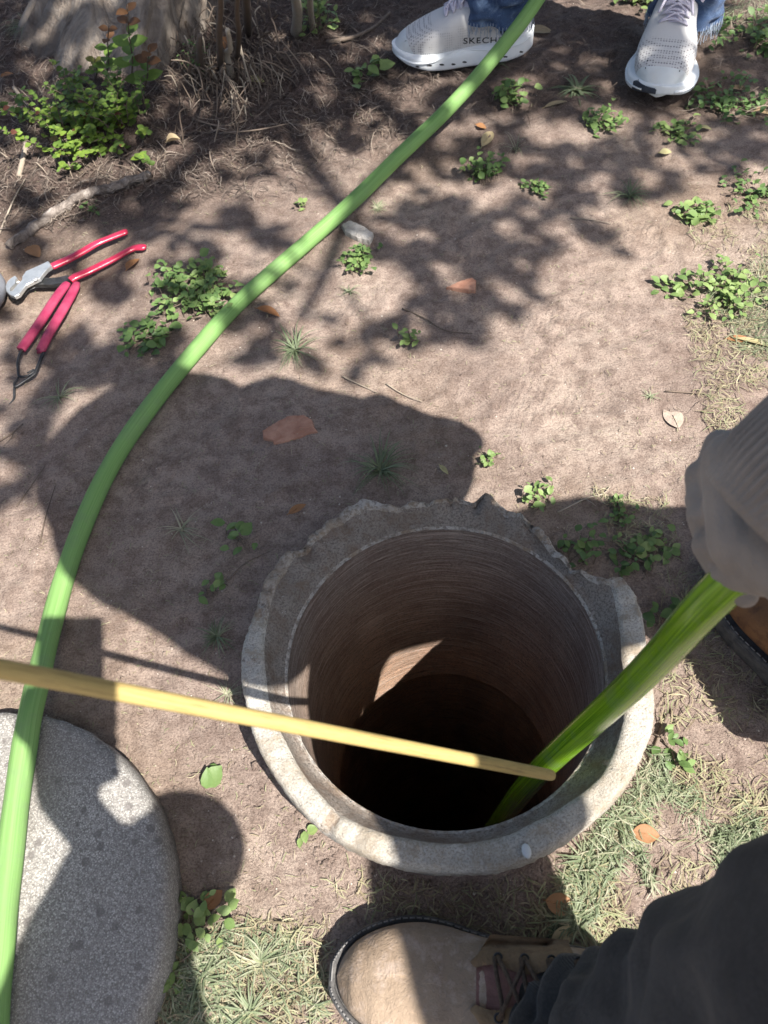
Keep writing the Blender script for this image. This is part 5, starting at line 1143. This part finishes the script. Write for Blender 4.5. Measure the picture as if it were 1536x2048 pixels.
def shoot(px, py, tipx, tipy, hgt_, sizes, label, topv=.97):
    b = G(px, py); t = empty('sapling', b, label, 'sapling'); tip = at(tipx, tipy, hgt_)-b; lf, st = MB(), MB(); st.val = .15
    pts = [Vector((0, 0, 0)), tip*.35+Vector((.006, 0, .004)), tip*.7, tip]; st.tube([Vector(p) for p in spline(pts, 4)], [.0018-.00007*i for i in range(13)], 6); n_ = len(sizes)
    for i, s_ in enumerate(sizes):
        u = .25+.75*(i+.5)/n_; p = tip*u
        for sg in (0, 1):
            a_ = i*1.45+sg*math.pi+rng.uniform(-.3, .3); leaf(lf, p, Vector((math.cos(a_), math.sin(a_), .35)), Vector((rng.uniform(-.2, .2), -.5, 1)), s_, s_*.66, topv if i >= n_-2 else rng.uniform(.25, .6), .2, .15, 6)
    lf.build('leaves', M['bush'], t); st.build('stem', M['twig'], t)
shoot(262, 175, 255, 10, .24, [.034, .036, .036, .030, .026, .024], 'tallest sapling with red tip leaves in front of the trunk')
shoot(210, 165, 218, 50, .17, [.026, .026, .024, .022, .020], 'sapling with a rusty red tip left of the tallest one')
shoot(190, 160, 190, 115, .09, [.020, .022, .020], 'short sapling with reddish leaves against the bark', .9)
shoot(285, 190, 300, 95, .15, [.038, .040, .030, .026], 'sapling with broad green leaves and a russet top right of the tallest one')
shoot(150, 175, 155, 150, .06, [.024, .024], 'small sapling with rounded leaves left of the others', .4)
# dead stems and hanging bark right of the trunk
for i, (x0, y0, x1, y1, z1, r, v, lb) in enumerate([(440, 130, 430, -60, .35, .006, .2, 'dark dead stem rising beside the right side of the trunk'), (470, 120, 480, -50, .35, .005, .1, 'second dark dead stem right of the trunk'), (495, 60, 500, -90, .35, .008, .15, 'thick dark dead stem near the top edge'), (590, 65, 592, -60, .22, .010, .95, 'pale upright stem behind the yellow green weed'), (625, 55, 622, -60, .22, .006, .9, 'thin pale upright stem in the yellow green weed'), (462, 150, 455, 60, .16, .006, 1.0, 'pale peeling dead stem at the foot of the trunk'), (405, 150, 400, 70, .12, .007, .2, 'short dark stub against the trunk')]):
    b = G(x0, y0); t_ = at(x1, y1, z1)-b; mb = MB(); mb.val = v; mb.tube([Vector(p) for p in spline([Vector((0, 0, -.01)), t_*.4+rv(.006), t_*.7+rv(.008), t_], 5)], [r*(1.15-.03*i) for i in range(16)], 12, True, 1, .14); tag(mb.build('dead_stem', M['twig'], loc=b), lb, 'stem')
mb = MB()
for k in range(330):                                      # roots and wiry dead stalks tangled at the foot of the trunk
    b = G(rng.gauss(455, 60), rng.gauss(140, 55)); d = Vector((rng.uniform(-.9, .9), rng.uniform(-1.0, .4), 0))*rng.uniform(.02, .08); h_ = rng.uniform(.004, .06); mb.val = rng.random()**1.4
    mb.tube([Vector(p) for p in spline([b+Vector((0, 0, h_)), b+d*.4+Vector((0, 0, h_*.8))+rv(.008), b+d*.8+Vector((0, 0, h_*.3)), Vector((b.x+d.x, b.y+d.y, zat(b.x+d.x, b.y+d.y)))], 2)], rng.uniform(.0006, .0018), 4, False)
tag(mb.build('dead_stalks', M['twig']), kind='stuff')
